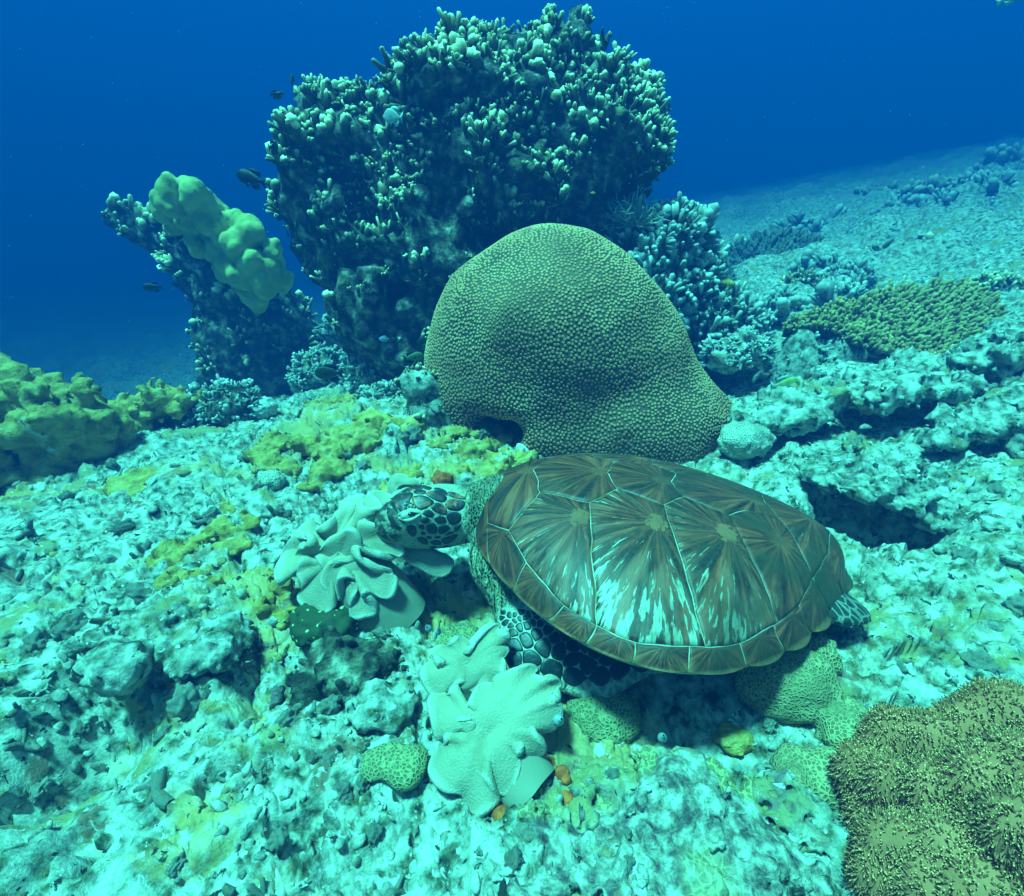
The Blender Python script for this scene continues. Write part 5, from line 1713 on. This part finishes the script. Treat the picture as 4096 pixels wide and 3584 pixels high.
for s in range(5):
    r = np.random.default_rng(s)
    u = np.linspace(0, 1, 5)
    pts = np.stack([.30 * u ** 1.5, r.normal(0, .06) * u ** 2, .95 * u], -1)
    V, F, t = tube(pts[::2], .14 * np.array([1.0, .8, .7]), 4)
    POL.append((V, F, dict(tip=t)))
p, nr = sample_surface(PV, PF, 13500, rp)
ok = nr[:, 2] > -.5
p, nr = p[ok], nr[ok]
d = nr + rp.normal(0, .2, p.shape)
# all droop the same way, pulled by the surge
flow = np.array([.75, -.35, -.2])
z_ = d / np.linalg.norm(d, axis=1, keepdims=True)
x_ = flow - z_ * (z_ @ flow)[:, None] + rp.normal(0, .15, p.shape)
x_ -= z_ * (z_ * x_).sum(1, keepdims=True)
x_ /= np.linalg.norm(x_, axis=1, keepdims=True)
rot = np.stack([x_, np.cross(z_, x_), z_], -1)
sc = rp.uniform(.0045, .0095, len(p))
wh = rp.integers(0, 5, len(p))
order = np.argsort(np.linalg.norm(p - np.array([0, 0, CAM_H]), axis=1))
cache = {}
for i in order[:300]:
    kx = int(wh[i])
    if kx not in cache:
        cache[kx] = mesh_np('polyp', *POL[kx][:2], POL[kx][2])
        cache[kx].materials.append(M['polyp'])
    o = bpy.data.objects.new('polyp', cache[kx])
    COL.objects.link(o)
    o.parent = lpc
    o.matrix_parent_inverse = Matrix.Translation(lpc.location).inverted()
    o.matrix_basis = Matrix([[*(rot[i][q] * sc[i]), p[i][q]] for q in range(3)] + [[0, 0, 0, 1]])
s_ = order[300:]
obj('polyp_cover', mesh_np('polyp_cover', *bake(POL, wh[s_], p[s_], rot[s_], sc[s_])), M['polyp'], lpc, kind='stuff')

# ------------------------------------------------------------------ rubble
RB = []
for s in range(7):
    iv, iff = ico(1)
    r = np.random.default_rng(200 + s)
    st = r.uniform(.55, 1.5, 3)
    V = iv * (1 + 0.5 * fbm(iv * 1.7 + s * 9, 3, s)[:, None]) * st / st.mean()
    RB.append((V, iff, dict(tip=np.ones(len(V)))))
for s in range(6):                                             # broken branch bits
    r = np.random.default_rng(300 + s)
    parts = []
    u = np.linspace(-1.6, 1.6, 5)
    pts = np.stack([u, .25 * np.sin(u * 1.3 + s), .12 * np.cos(u * 2 + s)], -1)
    parts.append(tube(pts, .36 * np.array([.75, 1, .85, .95, .7]) * r.uniform(.8, 1.3), 6))
    for j in range(r.integers(1, 4)):
        b = pts[r.integers(1, 4)]
        e = np.array([r.normal(0, .5), r.choice([-1, 1]) * 1.0, r.uniform(.1, .8)])
        parts.append(tube(b + e * np.linspace(0, 1, 3)[:, None], .27 * np.array([1, .9, .75]), 5))
    V, F, A = join([(v, f, dict(tip=np.ones(len(v)))) for v, f, t in parts])
    V = V + .08 * np.stack([fbm(V * 2.5, 2, s), fbm(V * 2.5, 2, s + 20), fbm(V * 2.5, 2, s + 40)], -1)
    RB.append((V, F, A))
for s in range(4):                                             # knobby crusts
    V, F, A = TUFTS[s]
    RB.append(((V - np.array([0, 0, .5])) * np.array([1.5, 1.5, 1.0]), F, dict(tip=A['tip'])))
def scatter_px(n, rng, y0=560, y1=1850, x0=-250, x1=2300):
    X = rng.uniform(x0, x1, n)
    Yp = y0 + (y1 - y0) * rng.random(n) ** .9
    u, v = (X - 1024) / FPX, (896 - Yp) / FPX
    D = np.stack([u, _c + v * _s, -_s + v * _c], -1)
    z = np.zeros(n)
    ok = D[:, 2] < -.04
    D = D[ok]
    z = z[ok]
    for _ in range(6):
        t = (z - CAM_H) / D[:, 2]
        t = np.clip(t, 0, 14)
        q = D * t[:, None]
        z = .5 * z + .5 * terrain(q[:, 0], q[:, 1])
    q = D * ((z - CAM_H) / D[:, 2])[:, None]
    m = (np.linalg.norm(q[:, :2], axis=1) < 9) & (q[:, 1] > .1)
    q = q[m]
    q[:, 2] = terrain(q[:, 0], q[:, 1]) + fine(q[:, 0], q[:, 1])
    return q
rs = np.random.default_rng(404)
q = scatter_px(2600, rs)
dist = np.linalg.norm(q - np.array([0, 0, CAM_H]), axis=1)
sc = np.exp(rs.normal(np.log(.0065), .5, len(q)))
sc = np.clip(sc, .004, .019) * np.clip(dist / 1.0, .75, 2.6)
clump = smooth(-.25, .25, fbm(np.c_[q[:, :2] * 3.1, 0 * q[:, 0]], 3, 9))
keepm = rs.random(len(q)) < (.12 + .88 * clump)
inside = np.zeros(len(q), bool)
lq = (q - T_LOC) @ T_ROT
inside |= (np.abs(lq[:, 0]) < .30) & (np.abs(lq[:, 1]) < .26)
inside |= np.hypot(q[:, 0] - _bumps[2][0][0], q[:, 1] - _bumps[2][0][1]) < .10
keepm &= ~inside
q, sc, dist = q[keepm], sc[keepm], dist[keepm]
n = len(q)
ax = rs.normal(0, 1, (n, 3))
ax[:, 2] = np.abs(ax[:, 2]) + .6
rot = frame_z(ax, rs.random(n) * 6.28)
wh = rs.choice(len(RB), n, p=np.array([.09] * 7 + [.045] * 6 + [.03] * 4) / np.sum([.09] * 7 + [.045] * 6 + [.03] * 4))
scl = sc[:, None] * rs.uniform(.7, 1.3, (n, 3))
q[:, 2] += sc * rs.uniform(-.35, .15, n)
big = np.argsort(-sc / dist)
ind = big[:200]
rest = big[200:]
LAND = [('near the pitted pale mound', GP(330, 1240)), ('beside the folded leather coral', GP(600, 1130)), ('beside the broad leather coral', GP(880, 1500)), ('in front of the crusted mound', GP(1200, 1790)), ('under the near shell edge', GP(1350, 1420)),
        ('behind the turtle tail', GP(1760, 1230)), ('by the long-polyp coral', GP(1680, 1600)), ('below the white ledge', GP(1700, 880)), ('at the left foot of the dome coral', GP(790, 860)), ('at the foot of the bulging yellow ledge', GP(150, 1080)),
        ('on the open rubble before the yellow ledge', GP(120, 1250)), ('in the bright rubble left of the brain coral', GP(450, 1560)), ('in the crack between the mounds', GP(60, 1500)), ('beside the yellow crust', GP(520, 1000)), ('beside the small brain coral', GP(800, 1580)), ('by the flat pale slab', GP(1850, 1100)), ('near the table coral', GP(1850, 800, .2)), ('right of the dome coral', GP(1520, 950)),
        ('at the foot of the tower', GP(720, 790)), ('far down the open slope', P(1700, 600, 4.0)), ('by the dark hollowed rock', GP(620, 1330)), ('beside the pointed pale mound', GP(220, 1400)), ('at the near left corner of the rubble', GP(150, 1700))]
cache = {}
for i in ind:
    kx = int(wh[i])
    if kx not in cache and kx < 7:
        iv, iff = ico(3)
        Vr = iv * (1 + .5 * fbm(iv * 1.9 + kx * 9, 3, kx)[:, None] - .30 * worley3(iv * 2.6 + kx * 5, kx)[:, None]) * 1.15
        cache[kx] = mesh_np('rubble_piece', Vr, iff)
        cache[kx].materials.append(M['rubble'])
    if kx not in cache:
        cache[kx] = mesh_np('rubble_piece', *RB[kx][:2], RB[kx][2])
        cache[kx].materials.append(M['rubble'])
    o = bpy.data.objects.new('rubble_piece', cache[kx])
    COL.objects.link(o)
    o.matrix_basis = Matrix([[*(rot[i][r] * scl[i]), q[i][r]] for r in range(3)] + [[0, 0, 0, 1]])
    shape = 'uneven lump' if kx < 7 else ('broken branch' if kx < 13 else 'knobby chunk')
    size = 'large' if sc[i] > .030 else ('small' if sc[i] < .018 else 'fist-sized' if kx < 7 else 'stubby')
    near = min(LAND, key=lambda a: np.hypot(a[1][0] - q[i][0], a[1][1] - q[i][1]))
    tag(o, size + ' loose ' + shape + ' of dead coral ' + near[0], 'rubble', 'loose dead coral ' + near[0])
o = obj('rubble', mesh_np('rubble', *bake(RB, wh[rest], q[rest], rot[rest], scl[rest])), M['rubble'], kind='stuff')
o['label'] = 'broken coral rubble covering the reef floor'
o['category'] = 'rubble'

# specks drifting in the water
rsn = np.random.default_rng(91)
pv = []
for i in range(280):
    px, py = rsn.uniform(-100, 2150), rsn.uniform(-100, 1000)
    d = rsn.uniform(.6, 2.2)
    iv, iff = ico(0)
    pv.append((iv * np.array([1, 1, .7]) * rsn.uniform(.0004, .0010) * d + P(px, py, d), iff, {}))
V, F, A = join(pv)
o = obj('drifting_specks', mesh_np('drifting_specks', V, F), M['white'], kind='stuff')
o['label'] = 'tiny pale specks drifting in the open water'
o['category'] = 'plankton'

# ------------------------------------------------------------------ fish
def fish_mat(name, c1, c2, bands=None, spec=.35):
    k = NT(name)
    g = k.n('ShaderNodeSeparateXYZ')
    k.l(k.co, g.inputs[0])
    col = k.mix(k.rng(g.outputs['Z'], -.25, .25), c1, c2)
    if bands:
        f = k.math('SINE', k.math('MULTIPLY', g.outputs['X'], bands[1]))
        col = k.mix(k.math('MULTIPLY', k.rng(f, .0, .6), k.rng(g.outputs['Z'], -.1, .12)), col, bands[0])
    k.b.inputs['Specular IOR Level'].default_value = spec
    return k.done(col, .45, k.bump(k.voro(55), .25, .02))
FM = dict(dark=fish_mat('dark_damselfish', (.012, .012, .012), (.02, .018, .015)), olive=fish_mat('olive_fish', (.035, .045, .02), (.02, .025, .012)), green=fish_mat('green_wrasse', (.10, .20, .05), (.06, .14, .05)),
          pale=fish_mat('pale_fish', (.45, .52, .50), (.30, .40, .36)), sergeant=fish_mat('banded_damselfish', (.50, .58, .48), (.32, .42, .14), ((.36, .40, .04), 24)), blue=fish_mat('blue_chromis', (.30, .45, .60), (.18, .34, .55)), yellow=fish_mat('yellow_fish', (.55, .48, .03), (.50, .42, .03)), grey=fish_mat('grey_damselfish', (.25, .30, .30), (.12, .15, .15)))
M['fin_dark'] = NT('dark_fin').done((.014, .014, .013), .6)
M['fin_pale'] = NT('pale_fin').done((.34, .42, .40), .5)
M['fin_yellow'] = NT('yellow_fin').done((.50, .44, .05), .5)
M['fish_eye'] = NT('fish_eye').done((.01, .01, .012), .2)
def fish_meshes(height=.42, width=.15, tail='fork'):
    n, s = 22, 16
    u = np.linspace(0, 1, n)
    x = .5 - u * .84
    hh = height / 2 * np.sin(np.pi * np.clip(u * .97 + .015, 0, 1) ** .72) ** .8 * (1 - .08 * u)
    hh = np.maximum(hh, .055 * (u > .8) + .01)
    ww = np.maximum(width / 2 * np.sin(np.pi * np.clip(u, .02, 1) ** .62) ** .8, .012)
    a = np.linspace(0, 2 * np.pi, s, endpoint=False)
    V = np.stack([np.repeat(x, s), (ww[:, None] * np.sin(a)).ravel(), (hh[:, None] * np.cos(a)).ravel()], -1)
    F = grid_faces(n, s, wrap_v=True)
    c0, c1 = len(V), len(V) + 1
    V = np.concatenate([V, [[.515, 0, 0]], [[-.35, 0, 0]]])
    i = np.arange(s)
    tri = np.concatenate([np.stack([np.full(s, c0), (i + 1) % s, i], -1), np.stack([np.full(s, c1), (n - 1) * s + i, (n - 1) * s + (i + 1) % s], -1)])
    out = {'body': (V, [F, tri[:, ::-1]])}
    def fin(outline, th=.010):
        o = np.array(outline, float)
        m = len(o)
        c = o.mean(0)
        top = np.stack([o[:, 0], np.full(m, .002), o[:, 1]], -1)
        V = np.concatenate([top, top * np.array([1, -1, 1]), [[c[0], th, c[1]], [c[0], -th, c[1]]]])
        j = np.arange(m)
        T = np.concatenate([np.stack([j, (j + 1) % m, np.full(m, 2 * m)], -1), np.stack([m + (j + 1) % m, m + j, np.full(m, 2 * m + 1)], -1), np.stack([j, m + j, m + (j + 1) % m], -1), np.stack([j, m + (j + 1) % m, (j + 1) % m], -1)])
        return V, T
    h = height / 2
    out['tail_fin'] = fin([(-.30, .05), (-.36, .08), (-.50, h * .85), (-.47, .05), (-.44, 0), (-.47, -.05), (-.50, -h * .85), (-.36, -.08), (-.30, -.05)])
    out['dorsal_fin'] = fin([(.22, h * .85), (.12, h * 1.22), (-.02, h * 1.32), (-.16, h * 1.25), (-.30, h * 1.05), (-.28, h * .45), (-.10, h * .72), (.08, h * .88)])
    out['anal_fin'] = fin([(.0, -h * .85), (-.08, -h * 1.2), (-.20, -h * 1.25), (-.31, -h * .95), (-.28, -h * .4), (-.12, -h * .7)])
    out['pelvic_fin'] = fin([(.20, -h * .8), (.12, -h * 1.3), (.06, -h * 1.15), (.10, -h * .82)])
    return out
FSH = {}
def fish(px, py, y, length_px, facing, mat, fin, label, height=.42, width=.15, pitch=0.0, group=None):
    key = (height, width)
    if key not in FSH:
        FSH[key] = {k_: v for k_, v in fish_meshes(height, width).items()}
    c = PY(px, py, y)
    L = px2m(px, py, y, length_px)
    e = empty('fish', c)
    e.rotation_euler = (0, pitch, facing)
    e.scale = (L, L, L)
    for nm, (V, F) in FSH[key].items():
        o = bpy.data.objects.new(nm, mesh_np(nm, V, F))
        o.data.materials.append(mat if nm == 'body' else fin)
        COL.objects.link(o)
        o.parent = e
        if nm == 'body':
            bd = o
    iv, iff = ico(1)
    for s in (1, -1):
        o = bpy.data.objects.new('eye', mesh_np('eye', iv * np.array([.032, .014, .032]), iff))
        o.data.materials.append(M['fish_eye'])
        COL.objects.link(o)
        o.parent = e
        o.location = (.36, s * width * .36, height * .10)
        o2 = bpy.data.objects.new('pectoral_fin', mesh_np('pectoral_fin', np.array([[.20, s * width * .48, -.02], [.05, s * (width * .48 + .07), .03], [.03, s * (width * .48 + .06), -.07], [.12, s * width * .52, -.05], [.10, s * (width * .48 + .03), -.02]]), np.array([[0, 1, 4], [1, 2, 4], [2, 3, 4], [3, 0, 4]])))
        o2.data.materials.append(fin)
        COL.objects.link(o2)
        o2.parent = e
    return tag(e, label, 'fish', group)
PI = math.pi
fish(503, 357, 2.2, 62, PI - .15, FM['dark'], M['fin_dark'], 'dark damselfish hovering between the pillar and the tower', .46, .18, -.28)
fish(305, 574, 2.5, 36, PI + .2, FM['dark'], M['fin_dark'], 'small dark damselfish hovering left of the leaning pillar', .46, .18)
fish(575, 467, 2.3, 20, 1.9, FM['dark'], M['fin_dark'], 'tiny dark fish swimming beside the tower overhang', .46, .18, .5)
fish(663, 641, 2.3, 30, PI - .3, FM['dark'], M['fin_dark'], 'slim dark fish diving beside the foot of the tower', .34, .15, -.5)
fish(658, 746, 1.75, 56, PI, FM['olive'], M['fin_dark'], 'dark olive surgeonfish low over the rubble left of the dome coral', .52, .16)
fish(826, 714, 1.62, 40, .25, FM['green'], M['fin_dark'], 'green fish nosing along the left edge of the dome coral', .46, .16, -.15)
fish(787, 233, 1.95, 42, PI - .3, FM['pale'], M['fin_pale'], 'pale oval butterflyfish in front of the tower hollow', .66, .15, -.15)
fish(548, 296, 2.2, 34, 1.3, FM['dark'], M['fin_dark'], 'round dark fish half hidden at the left edge of the tower', .6, .22)
fish(552, 190, 2.3, 26, 1.0, FM['olive'], M['fin_dark'], 'small olive fish against the upper left edge of the tower', .5, .18)
fish(1570, 770, 1.66, 62, .1, FM['sergeant'], M['fin_pale'], 'pale banded damselfish with yellow bars above the white ledge', .50, .17, -.12)
fish(768, 678, 2.1, 20, PI, FM['blue'], M['fin_pale'], 'tiny pale blue fish at the foot of the tower', .5, .18)
fish(1757, 1222, .98, 40, .15, FM['grey'], M['fin_yellow'], 'grey fish with yellow fins over rubble behind the turtle', .40, .15, .15)
fish(1036, 836, 1.5, 11, PI, FM['yellow'], M['fin_yellow'], 'tiny bright yellow fish above the golden crust', .4, .16)
fish(1186, 386, 1.9, 10, PI, FM['yellow'], M['fin_yellow'], 'tiny yellow fish before the dark lower tower', .4, .16)
fish(2030, -16, 1.2, 60, -.5, FM['pale'], M['fin_pale'], 'pale fish leaving past the top edge of the water view, only its tail showing', .40, .15, -.5)
